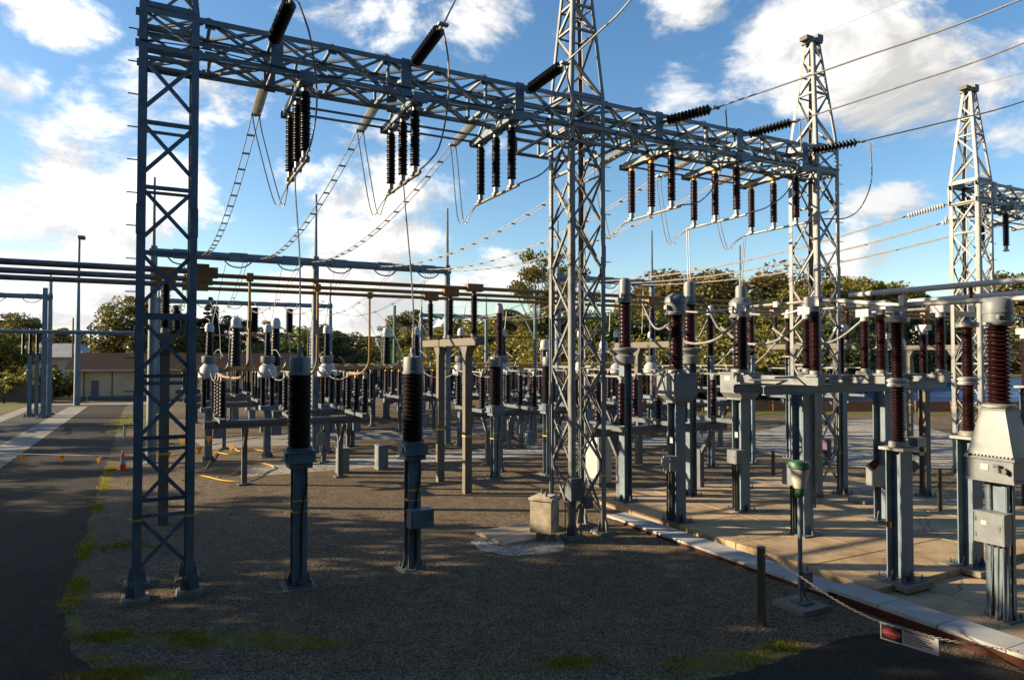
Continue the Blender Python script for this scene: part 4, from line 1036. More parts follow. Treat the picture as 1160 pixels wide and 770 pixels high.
isolator(19.0,33,2.15,'tube framed isolator with yellow contacts behind the concrete portal','porcelain',yellow=True)
isolator(2.2,40,2.1,'third tube framed isolator back on the left side of the yard')
isolator(10.6,40,2.15,'third tube framed isolator back, seen between the two concrete posts')
isolator(19.0,40,2.15,'far tube framed isolator left of the lake','porcelain',yellow=True)
isolator(11.2,36.6,1.1,'close set isolator row between the round capped transformer and the concrete portal',npole=4)
isolator(8.7,38.6,1.0,'close set isolator trio right of the nearest orange foot',npole=3)
isolator(4.3,27.0,2.0,'isolator with tall black posts just behind the nearest fork legged one',npole=2)
isolator(13.2,27.2,1.9,'low isolator pair right of the concrete portal',npole=2,m='porcelain')
for k, (x_, y_, n_, p_, m_, lb_) in enumerate(((14.6,35.5,4,1.1,'porcelain_shaded','isolator row with close black posts behind the left leg of the middle tower'), (7.0,31.2,2,1.5,'porcelain_shaded','isolator pair below the right orange dropper'),
        (12.0,44.5,5,1.2,'porcelain_shaded','wide far isolator row behind the concrete portal'), (6.0,45.5,4,1.2,'porcelain_shaded','far isolator row below the fat tapered bushings'), (15.2,30.8,3,1.2,'porcelain','isolator trio in the shade behind the white cabinet'),
        (17.5,36.5,4,1.3,'porcelain','red isolator row seen between the boxed transformers'), (22.5,38.5,4,1.3,'porcelain','red isolator row seen below the isolator platform'), (17.2,24.6,2,1.1,'porcelain','red isolator pair between dome transformer and concrete portal'), (26.5,44,4,1.4,'porcelain','far red isolator row near the lake fence'))):
    isolator(x_, y_, p_, lb_, m_, npole=n_)
for k, (x_, y_, n_, p_, m_, lb_) in enumerate(((1.6,37.6,8,.95,'porcelain_shaded','long low row of slim black posts behind the nearest transformer'), (9.4,41.6,9,.95,'porcelain_shaded','long low row of slim black posts behind the concrete portal posts'),
        (1.4,46.8,9,1.0,'porcelain_shaded','far long row of slim black posts before the garage roof'), (10.8,51.5,10,1.0,'porcelain_shaded','farthest long row of slim posts in the yard centre'), (18.6,41.4,8,1.0,'porcelain','long row of slim red posts seen right of the middle tower'), (19.5,46.5,9,1.05,'porcelain','far long row of slim red posts below the isolator platform'))):
    isolator(x_, y_, p_, lb_, m_, npole=n_, grp='long rows of slim posts', seg=10)
isolator(3.5,48,2.1,'farthest tube framed isolator behind the orange tubes')
isolator(12.5,48,2.1,'farthest tube framed isolator in the centre of the yard')
isolator(-13.2,49,1.6,'low isolator with three black posts beyond the road at the left edge',npole=3,zf=2.0)
isolator(28.5,33,2.15,'tube framed isolator standing before the grass bank at the right','porcelain')
for k, x in enumerate((1.8, 4.0, 6.4)):
    breaker(x,29.5,f'white headed circuit breaker behind the orange dropper tubes, {["left","middle","right"][k]} of three')
for k, x in enumerate((10.4, 12.6, 14.8)):
    breaker(x,29.5,f'white headed circuit breaker near the pale concrete portal, {["left","middle","right"][k]} of three', grp='white headed circuit breakers at the portal')
for k, x in enumerate((18.6, 20.8, 23.0)):
    breaker(x,28.5,f'white headed circuit breaker with red insulators right of the middle tower, {["left","middle","right"][k]} of three','porcelain', grp='white headed circuit breakers with red insulators')
for k, x in enumerate((4.0, 6.2, 8.4)):
    bushing(x,42.5,f'fat black tapered bushing with white cap behind the left transformer, {["left","middle","right"][k]} of three')
for k, x in enumerate((13.6, 15.7, 18.0)):
    bushing(x,44.5,f'slim distant black bushing with white cap between the round capped transformers, {["left","middle","right"][k]} of three', L=2.2)
for k, (x, y) in enumerate(((21.2,36.5),(25.6,36.5),(32.5,22),(37.0,24))):
    bushing(x,y,['tall red bushing with white cap behind the tall dome transformers','tall red bushing with white cap behind the isolator platform','dark bushing behind the right tower','white capped dark bushing beside the ribbed grey transformer'][k],'porcelain',z0=2.6,L=1.9,grp='bushings in the rear yard at right')
# arrester with curved white lead beside the nearest small transformer
def arrester(x, y, label, zb=4.15, zt=5.65, m='porcelain'):
    t = thing('surge_arrester', label, 'arrester', (x,y,0), 0, 'slim arresters on high columns')
    mb = MB(); hcol(mb, zb-.1, .18, .18, .014, .03); mb.build('column', 'steel', t); base_plate(t, .4)
    MB().box((0,0,zb-.04), (.34,.34,.06)).build('top_plate', 'alu', t)
    ins(t, (0,0,zb), zt-zb, .15, m, n=20, seg=14, rc=.10)
    mb = MB(); mb.lathe([(.12,zt),(.15,zt+.02),(.15,zt+.12),(.10,zt+.34),(.04,zt+.38)], 14); cp = mb.build('cap', 'white', t)
    mb = MB(); mb.tube(spline([(0,0,zt+.1),(.5,-.1,zt+.12),(.9,-.15,zt-.1),(1.25,-.2,zt-.75)],5), .035, 6); mb.build('terminal', 'alu', cp)
    return t
arrester(10.9,22.0,'slim black arrester with white cap and curved lead left of the middle tower')
for k,(x,y) in enumerate(((18.4,19.3),(20.6,19.4),(22.8,19.5))):
    arrester(x,y,f'slim red arrester with white cap and curved lead behind the isolator platform, {["left","middle","right"][k]} of three')
for k,(x,y) in enumerate(((17.6,13.2),(19.4,11.9),(21.2,14.3),(20.6,9.9))):
    t = thing('post_insulator', ['single red post insulator behind the isolator platform, left of the peaked tower','single red post insulator right of the peaked tower','single red post insulator below the right tower','red post insulator between slab edge post and right tower'][k], 'post insulator', (x,y,SZ if x < 20 else 0), 0, 'single red post insulators')
    mb = MB(); hcol(mb, 3.25, .2, .2, .015, .02); mb.build('column', 'concrete_post' if k == 1 else 'steel', t); base_plate(t, .42)
    MB().box((0,0,3.3), (.4,.4,.06)).build('top_plate', 'alu', t)
    ins(t, (0,0,3.33), 1.25, .12, 'porcelain', n=22, seg=16, rc=.08)
    mb = MB(); cyl(mb, (0,0,4.58), .11, .12, 12); mb.box((0,0,4.78), (.24,.34,.16)); mb.build('terminal_head', 'white', t)
# red brown poles of the disconnector beyond the road at left
for k, (px, py, top, w_) in enumerate(((33,472,402,.20), (41,470,402,.18), (49,473,326,.22), (55,470,318,.17))):
    b_ = gp(px, py); F = b_.dot(_h); H = atF(px, top, F).z
    t = thing('steel_post', ['short blue post with three black insulators on top beyond the road, left','short blue post with black insulators beyond the road, second from the left','tall blue gantry post beyond the road with beam arm','thin tall blue post at the right of the left edge group'][k], 'post', b_, 0, 'blue posts beyond the road')
    mb = MB(); hcol(mb, H, w_*1.2, w_*1.2, .03); mb.build('shaft', 'steel', t); base_plate(t, .7)
    if k < 2:
        for s in (-.4, 0, .4): ins(t, (s,0,H+.05), 1.7, .12, 'porcelain_shaded', n=16, seg=10)
        MB().box((0,0,H+.02), (1.1,.3,.06)).build('top_plate', 'steel_dark', t)
# light pole
b_ = gp(87,459); F = b_.dot(_h); H = atF(91,271,F).z
t = thing('lamp_pole', 'tall thin blue light pole in front of the tiled garage', 'light pole', b_)
mb = MB(); mb.tube([(0,0,0),(0,0,H*.45)], .26, 12, r1=.22); mb.tube([(0,0,H*.45),(0,0,H)], .16, 10, r1=.09); mb.build('shaft', 'steel', t)
mb = MB(); mb.box((.2,-.3,H+.1), (.5,.8,.25)); mb.build('lamp_head', 'steel_dark', t)
# slim poles standing in the rear yard
for k, (px, top, F, r_, m, lb) in enumerate(((447,346,75,.22,'green','thin dark green mast between the rear tube gantries'), (606,322,33,.09,'steel','slim grey mast with clamps left of the middle tower'),
        (803,398,30,.07,'steel','slim grey mast between the boxed transformers'), (1110,240,34,.09,'steel','slim grey mast beside the right tower'), (838,278,36,.07,'steel','slim mast rising above the isolator platform'),
        (83,360,85,.12,'timber','distant timber power pole beside the light pole'), (103,366,90,.16,'timber','distant timber power pole right of the light pole'), (57,362,95,.12,'timber','distant timber power pole left of the light pole'))):
    p = atF(px, top, F); tag(MB().tube([(p.x,p.y,0),(p.x,p.y,p.z)], r_, 8, r1=r_*.7).build('mast', m), lb, 'mast', 'slim masts and poles')

# leads between the rows of switchgear
def lead(a, b, lift, lb, grp, m='cable', r=.02):
    a, b = Vector(a), Vector(b); mid = a.lerp(b,.5) + Vector((0,0,lift))
    cable('lead', spline([a, a.lerp(mid,.5)+Vector((0,0,lift*.3)), mid, mid.lerp(b,.5)+Vector((0,0,lift*.3)), b], 4), r, m, lb, 'cable', grp)
for bi, (bn, x0, d) in enumerate((('left of the portal', 1.8, 2.2), ('at the concrete portal', 10.4, 2.2), ('right of the middle tower', 18.8, 2.15))):
    for k, s_ in enumerate(('left', 'middle', 'right')):
        x = x0 + d*k
        lead((x, 24.6, 3.56), (x, 29.1, 3.6), -.35, f'{s_} pale lead between isolator and white headed breaker {bn}', 'leads between isolators and breakers')
        lead((x+.5, 29.5, 4.1), (x+.2, 32.0, 3.6), .5, f'{s_} pale lead behind the white headed breaker {bn}', 'leads behind the breakers')
        lead((x+.6, YG, ZG-.3), (x+.1, 29.5, 5.4), 0, f'{s_} thin wire from the tube gantry to the breaker {bn}', 'wires from the tube gantry to the breakers', 'cable', .014)
for k, x in enumerate((12.06, 14.2, 16.4)):
    lead((x, 11.6, 5.1), (x+.9, 15.4, 5.0), -.6, f'{("left","middle","right")[k]} pale lead leaving the back of the isolator platform', 'leads behind the isolator platform', 'alu', .035)
    lead((18.4+2.2*k, 19.3, 5.7), (19.2+2.15*k, 22.4, 3.6), -.3, f'{("left","middle","right")[k]} pale lead from slim arrester to red isolator', 'leads from the slim arresters', 'alu', .035)
SHADE = [(-24,3,12,'gum'),(-22,7,10,'gum'),(-25,10.5,10.5,'bushy'),(-23,0,11,'gum'),(-27,15.5,8,'gum'),(-30,20,8,'gum_sparse'),(-36,26,9,'gum_sparse'),(-42,33,9,'gum'),(-47,41,9,'gum_sparse'),(-24,-4,12,'bushy')]
SHADE += [(-34+8.5*k, -11-3.5*(k%2), 15+2.5*(k%3), 'bushy') for k in range(9)] + [(22,-6,13,'bushy'),(27,1,12,'gum'),(33,7,11,'gum')]  # unseen trees behind and right of the camera, added to cut skylight
# ------------------------------------------------------------------ small things in the yard
# kiosk on a leg, pit cover, cabinet
b_ = gp(617,611); t = thing('junction_kiosk', 'stained concrete coloured box on a short leg at the foot of the middle tower', 'kiosk', b_, R(38))
mb = MB(); mb.box((0,0,.56), (.50,.50,.72)); mb.build('body', 'stained', t)
mb = MB(); mb.box((0,0,.94), (.56,.56,.05)); mb.box((0,0,.98), (.4,.4,.04)); mb.build('lid', 'stained', t)
mb = MB(); mb.box((-.05,0,.10), (.26,.26,.24)); mb.build('leg', 'concrete', t)
mb = MB(); mb.lathe([(.03,0),(.03,.12)], 8, (-.15,-.1,.99)); mb.lathe([(.03,0),(.03,.12)], 8, (.1,.1,.99)); mb.build('cable_gland', 'steel_dark', t)
b_ = gp(592,610); t = thing('pit_cover', 'sandy concrete pit cover lying in a ring of white stones', 'pit cover', (b_.x,b_.y,0), R(8))
mb = MB(); mb.box((0,-.03,.04), (1.35,.62,.07)); mb.box((0,.61,.045), (1.35,.62,.07)); mb.build('slab', 'tan', t)
b_ = gp(677,549); t = thing('cabinet', 'white control cabinet standing behind the middle tower', 'cabinet', b_)
mb = MB(); mb.box((0,0,.92), (.50,.85,1.55)); mb.build('body', 'white', t)
mb = MB(); mb.box((-.262,0,.92), (.02,.78,1.45)); d = mb.build('door', 'white', t)
mb = MB(); mb.box((-.285,.25,1.2), (.03,.04,.1)); mb.build('handle', 'black', d)
mb = MB(); mb.box((0,0,1.72), (.58,.93,.05)); mb.build('roof', 'white', t); mb = MB(); mb.box((0,0,.07), (.44,.8,.14)); mb.build('plinth', 'steel_dark', t)
for k, (px, py, lb) in enumerate(((388,535,'small grey box with a dark door beside the forked isolator leg'), (432,531,'small grey box standing alone on the gravel between the round capped transformers'))):
    b_ = gp(px, py); t = thing('cabinet', lb, 'cabinet', b_, 0, 'small grey boxes')
    MB().box((0,0,.45), (.36,.5,.8)).build('body', 'steel', t); MB().box((0,0,.87), (.40,.54,.03)).build('roof', 'steel_pale', t)
    MB().box((-.187,0,.46), (.012,.42,.7)).build('door', 'steel_pale', t); MB().box((0,0,.03), (.42,.56,.05)).build('plinth', 'concrete', t)
# garden style lamp
b_ = gp(907,688); t = thing('yard_lamp', 'low lamp on a grey pole with white diffuser and green cap', 'lamp', b_)
mb = MB(); mb.box((0,0,.03), (.62,.62,.10)); mb.build('footing', 'concrete', t); mb = MB(); mb.box((.02,-.02,.10), (.26,.26,.03)); mb.build('base_plate', 'steel_dark', t)
mb = MB(); mb.tube([(0,0,.1),(0,0,1.84)], .036, 12); mb.build('pole', 'steel', t)
mb = MB(); mb.lathe([(.05,1.8),(.08,1.84),(.075,1.92),(.06,1.93)], 14); mb.build('lamp_base', 'green', t)
mb = MB(); mb.lathe([(.07,1.93),(.10,1.95),(.155,2.26),(.15,2.28)], 18); mb.build('diffuser', 'lens', t)
mb = MB(); mb.lathe([(.16,2.27),(.175,2.28),(.175,2.36),(.16,2.38),(.05,2.40)], 18); mb.build('cap', 'green', t)
mb = MB(); mb.box((.09,-.03,.46), (.17,.14,.24)); bx = mb.build('switch_box', 'steel_dark', t)
mb = MB(); mb.tube(spline([(.08,-.03,.34),(.07,-.02,.2),(.12,-.06,.12),(.22,-.05,.1)],4), .012, 6); mb.build('conduit', 'black', bx)
# timber stakes
stk = [(863,708,620,'dark timber stake in front of the cable trough holding the chain'), (876,543,511,'thin pale stake on the gravel behind the slab'), (1065,585,531,'dark short stake behind the slab edge posts')]
for k, (px, py, top, lb) in enumerate(stk):
    b_ = gp(px, py); F = b_.dot(_h); H = atF(px, top, F).z
    t = thing('stake', lb, 'stake', b_, .3, 'short stakes')
    mb = MB(); mb.frustum((0,0,-.05), (.10,.09), (.095,.085), H+.05); mb.build('post', 'timber', t); mb = MB(); mb.box((0,0,H+.008), (.11,.10,.016)); mb.build('cap', 'steel_dark', t)
# chain with danger sign
s0 = gp(863,708); F0 = s0.dot(_h)
cp_ = [atF(864,627,F0-.05), atF(885,639,10.1), atF(907,653,9.85), atF(935,672,9.5), atF(968,691,9.15), atF(1000,705,8.8), atF(1032,714,8.5), atF(1065,723,8.25), atF(1110,731,7.9), atF(1160,737,7.55), atF(1230,740,7.1), atF(1300,735,6.7)]
path = spline(cp_, 14)
ch = MB()
acc = 0; last = path[0]; i = 0
dense = []
for a, b in zip(path[:-1], path[1:]):
    for q in range(4): dense.append(a.lerp(b, q/4))
for p in dense:
    if (p-last).length >= .038:
        d = (p-last).normalized(); mid = (p+last)/2
        e = Vector((0,0,1)) if i % 2 == 0 else d.cross(Vector((0,0,1))).normalized()
        e = (e - d*e.dot(d)).normalized()
        ring = [mid + d*.030*math.cos(2*PI*j/8) + e*.013*math.sin(2*PI*j/8) for j in range(9)]
        ch.tube(ring, .0048, 4, cap=False); last = p; i += 1
tag(ch.build('chain', 'cable'), 'thin sagging chain from the timber stake past the danger sign to the right', 'chain')
A, B = atF(997,703,8.82), atF(1063,722,8.27); ex = (B-A).normalized(); Wd = (B-A).length
ez = Vector((0,0,1)); ez = (ez - ex*ez.dot(ex)).normalized(); ey = ez.cross(ex)      # ey points away from viewer
sg = thing('danger_sign', 'white warning sign with red DANGER oval hanging on the chain', 'sign', A)
rot = Matrix((ex, ey, ez)).transposed().to_euler(); sg.rotation_euler = rot
Hs = .205
MB().box((Wd/2, 0, -Hs/2-.01), (Wd, .006, Hs)).build('board', 'sign_white', sg)
MB().box((Wd*.205, -.005, -Hs/2-.01), (Wd*.37, .003, Hs*.86)).build('black_panel', 'black', sg)
mb = MB(); n = 28; oc = [(Wd*.205 + Wd*.168*math.cos(2*PI*j/n), -Hs/2-.01 + Hs*.27*math.sin(2*PI*j/n)) for j in range(n)]
mb.add([(x,-.009,z) for x, z in oc] + [(x,-.006,z) for x, z in oc], [tuple(range(n))] + [(j,n+j,n+(j+1)%n,(j+1)%n) for j in range(n)]); mb.build('red_oval', 'sign_red', sg)
def text(s, size, x, z, m, parent, name='lettering', al='CENTER', y=-.011):
    cu = bpy.data.curves.new(name, 'FONT'); cu.body = s; cu.size = size; cu.align_x = al; cu.align_y = 'CENTER'; cu.extrude = .0006
    cu.materials.append(M[m]); o = bpy.data.objects.new(name, cu); col.objects.link(o); o.parent = parent; o.location = (x,y,z); o.rotation_euler = (PI/2,0,0); return o
tx = text('DANGER', .050, Wd*.205, -Hs/2-.01, 'sign_white', sg)
bpy.context.view_layer.update()
me_ = bpy.data.meshes.new_from_object(tx.evaluated_get(bpy.context.evaluated_depsgraph_get()))
lt = put('lettering', me_, sg, tx.location, tx.rotation_euler); bpy.data.objects.remove(tx); lt.name = 'lettering'
mb = MB()
for k, wl in enumerate((.95,.8,.88,.7,.92,.6)):
    mb.box((Wd*.42 + Wd*.54*wl/2, -.004, -.035-k*.028), (Wd*.54*wl, .002, .009 if k else .014))
mb.build('text_line', 'black', sg)
MB().tube([(0.0,0,-.004),(Wd,0,-.004)], .005, 5).build('hanger', 'cable_pale', sg)
# traffic cone
def cone(px, py, lb, s=1.0):
    b_ = gp(px, py); t = thing('traffic_cone', lb, 'traffic cone', b_, .4, 'cones by the road')
    mb = MB(); mb.box((0,0,.025), (.32*s,.32*s,.05)); mb.build('base', 'red', t)
    mb = MB(); mb.lathe([(.12*s,.05),(.097*s,.22*s)], 16); mb.lathe([(.065*s,.44*s),(.03*s,.68*s),(.02*s,.69*s)], 16); mb.build('cone', 'red', t)
    MB().lathe([(.098*s,.22*s),(.066*s,.44*s)], 16).build('reflective_band', 'white', t)
cone(139,532,'red and white traffic cone on the gravel edge beside the road')
tag(MB().tube([(0,0,0),(0,0,.75)], .06, 8).build('marker_post', 'white', None, gp(141,497)), 'short white marker post on the mossy verge behind the traffic cone', 'post')
# bunting with yellow pennants
bp = [atF(-60,511,26.5), atF(26,514,26.0), atF(70,515,25.8), atF(112,516,25.6), atF(152,515,25.5), atF(190,512,25.4), atF(226,506,25.3), atF(262,500,26.0), atF(300,494,27)]
pth = spline(bp, 6)
t = thing('bunting', 'low line of yellow orange pennants across the road', 'bunting', (0,0,0))
mb = MB(); mb.tube(pth, .016, 4); mb.build('line', 'white', t)
for k, (px, py, F) in enumerate(((26,514,26.0),(70,515,25.8),(112,516,25.6),(190,512,25.4),(206,497,25.3),(226,506,25.3),(237,494,26.2),(262,503,26.0),(277,493,26.4))):
    p = atF(px, py, F); a = random.uniform(-.3,.3); e = (_r*math.cos(a) + _h*math.sin(a))*.14; nrm = e.cross(Vector((0,0,1))).normalized()*.004
    q = p + Vector((random.uniform(-.03,.03), 0, -.30))
    mb = MB(); mb.add([p-e-nrm, p+e-nrm, q-nrm, p-e+nrm, p+e+nrm, q+nrm], [(0,1,2),(5,4,3),(0,3,4,1),(1,4,5,2),(2,5,3,0)]); mb.build('pennant', 'pennant', t)
# yellow hoses on the ground
def hose(pts, lb, r=.018, m='yellow'):
    P = [gp(*p) + Vector((0,0,r*1.1+.03*abs(math.sin(i*1.9)))) for i, p in enumerate(pts)]
    cable('hose', spline(P, 7), r, m, lb, 'hose', 'yellow hoses on the gravel')
hose([(205,545),(226,540),(252,545),(275,546),(290,541),(303,535),(310,530),(296,526),(276,531),(262,538),(246,541)], 'yellow hose coiled on the gravel left of the nearest transformer')
hose([(178,519),(205,516),(240,513),(262,515),(285,510),(310,512),(330,508)], 'yellow hose stretched along the gravel behind the roadside tower')
hose([(233,531),(240,520),(248,510),(262,507),(272,512),(290,509)], 'yellow hose rising towards the forked isolator leg')
hose([(1033,588),(1050,591),(1062,594),(1070,596)], 'short yellow hose on the slab near the dark stake', .03)
hose([(628,505),(640,500),(655,503),(668,499)], 'yellow hose glimpsed behind the middle tower')
# danger tags hanging on wires
for k, (px, py, F, m, lb) in enumerate(((990,526,15.5,'rust','rust coloured tag hanging left of the slab edge post'), (1035,528,13.0,'steel_dark','dark diamond tag hanging right of the slab edge post'))):
    p = atF(px, py, F); t = thing('tag', lb, 'tag', p, 0, 'hanging tags'); s = .13
    d = Vector((_r.x,_r.y,0))*s; n_ = _h*.004
    mb = MB(); q = [d, Vector((0,0,s)), -d, Vector((0,0,-s))]; mb.add([v-n_ for v in q]+[v+n_ for v in q], [(0,1,2,3),(7,6,5,4),(0,4,5,1),(1,5,6,2),(2,6,7,3),(3,7,4,0)]); mb.build('plate', m, t)
    mb = MB(); mb.tube([(0,0,s),(0,0,s+.08),tuple(_h*.35+Vector((0,0,.25)))], .006, 4); mb.build('wire', 'cable', t)
# steel rail and clutter on the slab
b_ = on_slab(1000,578)
tag(MB().box((0,0,.05), (.8,.5,.08)).build('concrete_block', 'concrete', None, (17.2,12.2,SZ)), 'low concrete block on the slab behind the platform column', 'block')
# ------------------------------------------------------------------ buildings
def gable(name, label, x, y, w_, d_, hw, hr, wm, rm, rz=0, cat='building', over=.5, grp=None, win=(), door=(), hip=0):
    t = thing(name, label, cat, (x,y,0), rz, grp)
    MB().box((0,0,hw/2), (w_,d_,hw)).build('wall', wm, t)
    a, b = w_/2+over, d_/2+over; z0, th = hw+.02, .14; r_ = w_/2 - hip if hip else a
    mb = MB(); vs = [(-a,-b,z0),(a,-b,z0),(a,b,z0),(-a,b,z0),(-r_,0,hr),(r_,0,hr)]
    vs += [(v[0],v[1],v[2]+th) for v in vs]
    fs = [(6,7,11,10),(7,8,11),(8,9,10,11),(9,6,10),(3,2,1,0),(0,1,7,6),(1,2,8,7),(2,3,9,8),(3,0,6,9)]
    mb.add(vs, fs); rf = mb.build('roof', rm, t)
    mb = MB(); mb.box((0,-b-.05,z0+.07), (2*a,.1,.14)); mb.build('gutter', 'wall_white' if rm != 'roof_brown' else 'wall_cream', rf)
    for (wx, wz, ww, wh) in win:
        f = MB().box((wx,-d_/2-.03,wz), (ww,.06,wh)).build('window', 'wall_white', t); MB().box((wx,-d_/2-.065,wz), (ww-.16,.02,wh-.16)).build('pane', 'glass', f)
    for (wx, ww, wh, m) in door:
        MB().box((wx,-d_/2-.03,wh/2), (ww,.06,wh)).build('door', m, t)
    return t
g_ = gp(72,457); g2 = gp(340,452)
cx, cy = (g_.x + 13)/2, 78.0
gar = gable('garage', 'low cream garage with brown tiled roof at the end of the road', cx+.6, cy, 20, 8, 2.75, 4.35, 'wall_cream', 'roof_brown', -.10, over=.7, door=((-8.3,.6,1.9,'steel_dark'),(-1.2,3.6,2.3,'wall_cream'),(3.6,3.6,2.3,'wall_cream')), win=((-3.9,1.7,.9,.7),))
def far_at(px, F): p = atF(px, 404, F); return p.x, p.y
x, y = far_at(64, 104); gable('house', 'pale house with grey hipped metal roof behind the garage', x, y, 13, 9, 3.9, 6.0, 'wall_white', 'roof_grey', -.4, hip=4, win=((-3,2.4,1.6,1.2),(2,2.4,1.6,1.2)), grp='houses beyond the yard')
x, y = far_at(116, 130); gable('house', 'small distant house with pale roof right of the light pole', x, y, 9, 8, 4.6, 7, 'wall_white', 'roof_grey', -.3, hip=3, win=((0,2.6,1.5,1.2),), grp='houses beyond the yard')
x, y = far_at(1062, 300); gable('house', 'distant house with grey roof across the lake', x, y, 16, 10, 5.2, 8.5, 'wall_white', 'roof_grey', .2, hip=4, win=((-3,3,2,1.5),(3,3,2,1.5)), grp='houses beyond the yard')
x, y = far_at(1150, 320); gable('house', 'second distant house across the lake at the right edge', x, y, 15, 10, 5, 8.5, 'wall_white', 'roof_grey', .1, hip=4, win=((-3,3,2,1.5),), grp='houses beyond the yard')
for k in range(9):
    MB().box((-9.2+k*2.3, -4.02, 1.36), (.06,.05,2.72)).build('wall_joint', 'roof_brown', gar)
MB().box((0,-4.03,.2), (20.02,.05,.4)).build('plinth', 'steel_dark', gar)
MB().tube([(-8.9,-4.15,0),(-8.9,-4.15,2.7)], .05, 6).build('downpipe', 'wall_cream', gar)
# fence along the lake bank and behind the yard
def fence(pts, h, m, label, step=2.6, rails=(.35,.8), panel=False):
    p0 = Vector((*pts[0],0)); t = thing('fence', label, 'fence', p0)
    pb, rb = MB(), MB()
    for a, b in zip(pts[:-1], pts[1:]):
        a, b = Vector((*a,0))-p0, Vector((*b,0))-p0; n = max(1, int((b-a).length/step))
        for k in range(n): 
            q = a.lerp(b, k/n); pb.box((q.x,q.y,h/2), (.14,.14,h))
        for z in rails: rb.bar(a+Vector((0,0,z*h)), b+Vector((0,0,z*h)), .16 if not panel else h*.44, .05)
    pb.build('post', m, t); rb.build('rail', m, t); return t
fence([rf2(9,51), rf2(40,50), rf2(100,49)], .85, 'fence', 'low rust brown rail fence on the grass bank of the lake', 2.4, (.3,.75), True)
fence([(-40,88),(-12,74),(-8.2,72.5)], 1.5, 'timber', 'grey timber fence left of the garage', 2.4, (.28,.74), True)
# ------------------------------------------------------------------ trees
def crown(rnd, R_, H, n, leaf, lps, gap=.0, shape='round', flat=.8):
    mb = MB(); cl = []
    for k in range(n):
        while True:
            u, v, w_ = rnd.uniform(-1,1), rnd.uniform(-1,1), rnd.uniform(-1,1)
            q = math.sqrt(u*u+v*v+w_*w_)
            if .35 < q < 1: break
        if shape == 'cone':
            hz = rnd.random(); rr = (1-hz)*rnd.uniform(.5,1)**.5; a = rnd.uniform(0,2*PI); c = Vector((R_*rr*math.cos(a), R_*rr*math.sin(a), H*hz)); s = R_*.3*(1.15-hz)
        else:
            c = Vector((u*R_, v*R_, H*.5 + w_*H*.5)); s = R_*rnd.uniform(.15 if n > 30 else .24,.36)
        cl.append(c)
        for _ in range(lps):
            a, b = rnd.uniform(0,2*PI), rnd.uniform(-1,1); q = rnd.random()**.45
            p = c + Vector((math.cos(a)*math.sqrt(1-b*b), math.sin(a)*math.sqrt(1-b*b), b*flat))*s*q
            l = leaf*rnd.uniform(.6,1.4); d = Vector((rnd.uniform(-1,1),rnd.uniform(-1,1),rnd.uniform(-.8,.6))).normalized()
            e = d.cross(Vector((rnd.uniform(-1,1),rnd.uniform(-1,1),rnd.uniform(-1,1)))).normalized()*l*.36
            mb.add([p-d*l*.5, p+e, p+d*l*.5, p-e], [(0,1,2,3)])
    return mb, cl
VAR = {}
def variant(key, seed, R_, H, th, n, leaf, lps, shape='round', flat=.8, tr=.22):
    rnd = random.Random(seed); mb, cl = crown(rnd, R_, H, n, leaf, lps, 0, shape, flat)
    tk = MB(); tk.tube(spline([(0,0,-.2),(rnd.uniform(-.2,.2),rnd.uniform(-.2,.2),th*.5),(rnd.uniform(-.3,.3),rnd.uniform(-.3,.3),th),(0,0,th+H*(.75 if shape == 'cone' else .35))],4), tr, 8, r1=tr*.35)
    if shape != 'cone':
        for c in (cl if n < 40 else cl[::2]):
            a = Vector((0,0,th*rnd.uniform(.75,1.1))); b = c + Vector((0,0,th)); tk.tube(spline([a, a.lerp(b,.5)+Vector((0,0,-.1*R_)), b],3), tr*.38, 5, r1=tr*.08)
    for p in range(len(mb.v)): v = mb.v[p]; mb.v[p] = (v[0], v[1], v[2]+th)
    VAR[key] = (mb, tk)
variant('gum', 11, 4.2, 6.5, 3.6, 38, .25, 330, flat=.6)
variant('gum_sparse', 12, 3.6, 6.5, 5.0, 24, .24, 250, flat=.55, tr=.2)
variant('bushy', 13, 4.0, 5.2, .7, 44, .25, 380)
variant('bushy_wide', 14, 5.5, 4.6, .5, 56, .26, 360, flat=.7)
variant('bushy_fine', 18, 4.0, 4.6, .8, 80, .17, 420, flat=.75)
variant('conifer', 15, 2.6, 9.5, 1.0, 70, .36, 60, 'cone', .5)
variant('shrub', 16, 2.0, 2.2, .25, 30, .26, 90)
_tm = {}
def tree(name, px, F, H, key, leaf, label, grp='trees beyond the yard', wx=1.0, rot=None, pos=None):
    k = (key, leaf)
    if k not in _tm: _tm[k] = (VAR[key][0].mesh('crown', leaf), VAR[key][1].mesh('trunk', 'trunk'), max(v[2] for v in VAR[key][0].v))
    cm, tm, h0 = _tm[k]; s = H/h0
    x, y = far_at(px, F) if pos is None else pos
    t = thing(name, label, 'shrub' if name == 'shrub' else 'tree', (x,y,0), random.uniform(0,6.28) if rot is None else rot, grp)
    put('trunk', tm, t, scale=(s,s,s)); put('crown', cm, t, scale=(s*wx,s*wx,s)); return t
def hpx(py, F): return CAMH + (404-py)/FPX*F
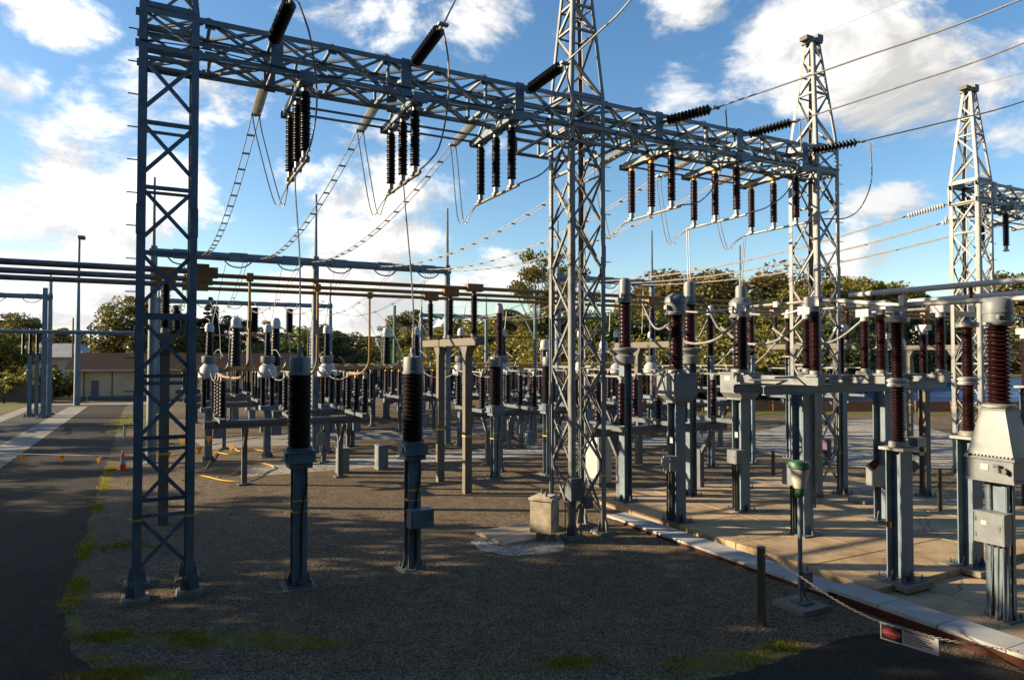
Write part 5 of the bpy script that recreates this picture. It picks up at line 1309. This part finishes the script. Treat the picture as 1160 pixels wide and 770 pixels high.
TR0 = [(655,362,88,'bushy','leaf_gold',1.3,'sunlit back row tree seen through the middle tower'), (690,356,92,'bushy','leaf_olive',1.3,'back row tree left of the dome topped transformer'), (722,362,84,'bushy_wide','leaf_gold',1.2,'back row sunlit bushes above the concrete crossbeam'),
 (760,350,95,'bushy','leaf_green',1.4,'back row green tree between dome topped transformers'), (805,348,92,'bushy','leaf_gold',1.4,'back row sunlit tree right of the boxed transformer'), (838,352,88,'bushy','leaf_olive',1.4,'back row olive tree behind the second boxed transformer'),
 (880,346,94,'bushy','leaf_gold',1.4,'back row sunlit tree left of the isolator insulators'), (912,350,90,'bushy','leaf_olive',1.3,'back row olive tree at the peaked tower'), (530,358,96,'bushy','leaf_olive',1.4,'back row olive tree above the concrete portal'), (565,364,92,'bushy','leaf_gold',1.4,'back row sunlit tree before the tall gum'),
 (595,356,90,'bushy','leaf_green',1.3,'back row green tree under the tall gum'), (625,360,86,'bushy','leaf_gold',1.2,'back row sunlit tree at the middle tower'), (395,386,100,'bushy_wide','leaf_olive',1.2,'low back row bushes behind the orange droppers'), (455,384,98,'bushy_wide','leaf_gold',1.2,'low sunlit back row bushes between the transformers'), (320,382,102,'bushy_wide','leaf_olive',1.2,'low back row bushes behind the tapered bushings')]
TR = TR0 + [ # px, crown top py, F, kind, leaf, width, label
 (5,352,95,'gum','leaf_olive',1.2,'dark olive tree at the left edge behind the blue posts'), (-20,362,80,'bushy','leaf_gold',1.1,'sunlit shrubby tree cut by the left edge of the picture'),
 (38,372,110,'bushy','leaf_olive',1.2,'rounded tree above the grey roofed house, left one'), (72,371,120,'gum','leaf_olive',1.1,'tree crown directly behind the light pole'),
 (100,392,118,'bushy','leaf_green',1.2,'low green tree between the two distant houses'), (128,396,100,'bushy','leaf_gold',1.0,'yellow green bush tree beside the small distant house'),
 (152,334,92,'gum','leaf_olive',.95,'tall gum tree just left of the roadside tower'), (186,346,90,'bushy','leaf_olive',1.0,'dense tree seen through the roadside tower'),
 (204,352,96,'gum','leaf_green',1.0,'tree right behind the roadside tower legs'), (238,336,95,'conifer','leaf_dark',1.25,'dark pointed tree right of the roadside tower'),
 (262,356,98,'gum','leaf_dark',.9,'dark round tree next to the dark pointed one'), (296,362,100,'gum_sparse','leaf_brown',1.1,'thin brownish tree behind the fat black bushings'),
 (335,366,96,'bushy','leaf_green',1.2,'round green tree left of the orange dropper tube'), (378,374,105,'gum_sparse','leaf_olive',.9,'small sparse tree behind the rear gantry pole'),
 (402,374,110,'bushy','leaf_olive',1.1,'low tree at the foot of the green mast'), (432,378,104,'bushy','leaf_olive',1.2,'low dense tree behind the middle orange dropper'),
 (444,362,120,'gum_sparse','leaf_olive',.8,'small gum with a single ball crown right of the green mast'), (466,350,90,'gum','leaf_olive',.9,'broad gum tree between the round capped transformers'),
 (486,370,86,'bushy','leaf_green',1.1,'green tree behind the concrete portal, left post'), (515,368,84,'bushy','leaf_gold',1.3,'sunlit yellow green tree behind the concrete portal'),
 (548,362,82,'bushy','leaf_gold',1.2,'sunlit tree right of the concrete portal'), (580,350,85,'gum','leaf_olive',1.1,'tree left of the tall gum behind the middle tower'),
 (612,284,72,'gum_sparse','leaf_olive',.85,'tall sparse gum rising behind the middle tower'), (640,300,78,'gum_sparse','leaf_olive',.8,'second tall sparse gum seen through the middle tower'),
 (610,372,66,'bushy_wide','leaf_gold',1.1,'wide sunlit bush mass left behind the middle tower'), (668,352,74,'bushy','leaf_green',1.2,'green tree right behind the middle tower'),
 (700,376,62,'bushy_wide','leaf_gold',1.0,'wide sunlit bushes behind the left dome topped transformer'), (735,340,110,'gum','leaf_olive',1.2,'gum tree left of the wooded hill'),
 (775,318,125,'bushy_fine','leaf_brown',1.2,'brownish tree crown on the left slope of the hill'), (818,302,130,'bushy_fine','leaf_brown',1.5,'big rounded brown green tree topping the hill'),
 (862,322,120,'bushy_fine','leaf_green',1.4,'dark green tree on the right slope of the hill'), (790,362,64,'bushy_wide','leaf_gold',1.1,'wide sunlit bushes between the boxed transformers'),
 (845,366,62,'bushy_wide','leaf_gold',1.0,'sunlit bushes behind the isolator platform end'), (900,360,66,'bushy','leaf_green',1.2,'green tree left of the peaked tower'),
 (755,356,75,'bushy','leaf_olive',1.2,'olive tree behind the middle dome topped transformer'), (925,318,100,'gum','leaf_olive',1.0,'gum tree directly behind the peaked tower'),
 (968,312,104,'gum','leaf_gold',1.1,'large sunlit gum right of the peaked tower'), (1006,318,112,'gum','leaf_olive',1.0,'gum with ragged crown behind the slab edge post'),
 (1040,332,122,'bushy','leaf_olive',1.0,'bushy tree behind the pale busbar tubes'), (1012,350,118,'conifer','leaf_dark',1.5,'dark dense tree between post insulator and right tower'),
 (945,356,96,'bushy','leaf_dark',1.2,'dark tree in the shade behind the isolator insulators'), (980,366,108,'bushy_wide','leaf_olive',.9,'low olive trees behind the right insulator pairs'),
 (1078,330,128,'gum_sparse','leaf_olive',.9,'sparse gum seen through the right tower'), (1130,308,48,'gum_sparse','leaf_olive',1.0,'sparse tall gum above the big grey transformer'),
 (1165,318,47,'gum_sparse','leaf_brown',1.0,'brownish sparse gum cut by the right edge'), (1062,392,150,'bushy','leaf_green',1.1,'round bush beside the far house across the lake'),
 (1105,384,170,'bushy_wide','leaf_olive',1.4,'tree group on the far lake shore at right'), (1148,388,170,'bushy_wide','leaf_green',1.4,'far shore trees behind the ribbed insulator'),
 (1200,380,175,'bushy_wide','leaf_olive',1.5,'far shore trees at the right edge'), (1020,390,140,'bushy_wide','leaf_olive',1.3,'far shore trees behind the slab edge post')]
for k, (px, py, F, kd, lf, wx, lb) in enumerate(TR):
    tree('gum_tree' if 'gum' in kd else 'conifer' if kd == 'conifer' else 'tree', px, F, hpx(py, F), kd, lf, lb, wx=wx)
for k, (px, F, h_, lf, lb) in enumerate(((20,62,2.6,'leaf_gold','sunlit shrub on the lawn left of the garage'), (62,66,3.2,'leaf_green','green shrub beside the garage wall'), (-5,66,3.0,'leaf_gold','yellow green shrub at the left edge'), (40,70,3.4,'leaf_olive','olive shrub behind the blue posts'))):
    tree('shrub', px, F, h_, 'shrub', lf, lb, 'shrubs left of the garage')
# tall trees along the left boundary, out of frame, whose long shadows lie over the road and the foreground; those behind and right are added to block skylight
for k, (r_, F, h_, kd) in enumerate(SHADE):
    p = rF(r_, F); tree('gum_tree' if 'gum' in kd else 'tree', 0, 0, h_, kd, 'leaf_olive', 'tall unseen tree outside the yard, placed to block light', 'trees around the viewpoint', wx=1.0, pos=(p.x,p.y))
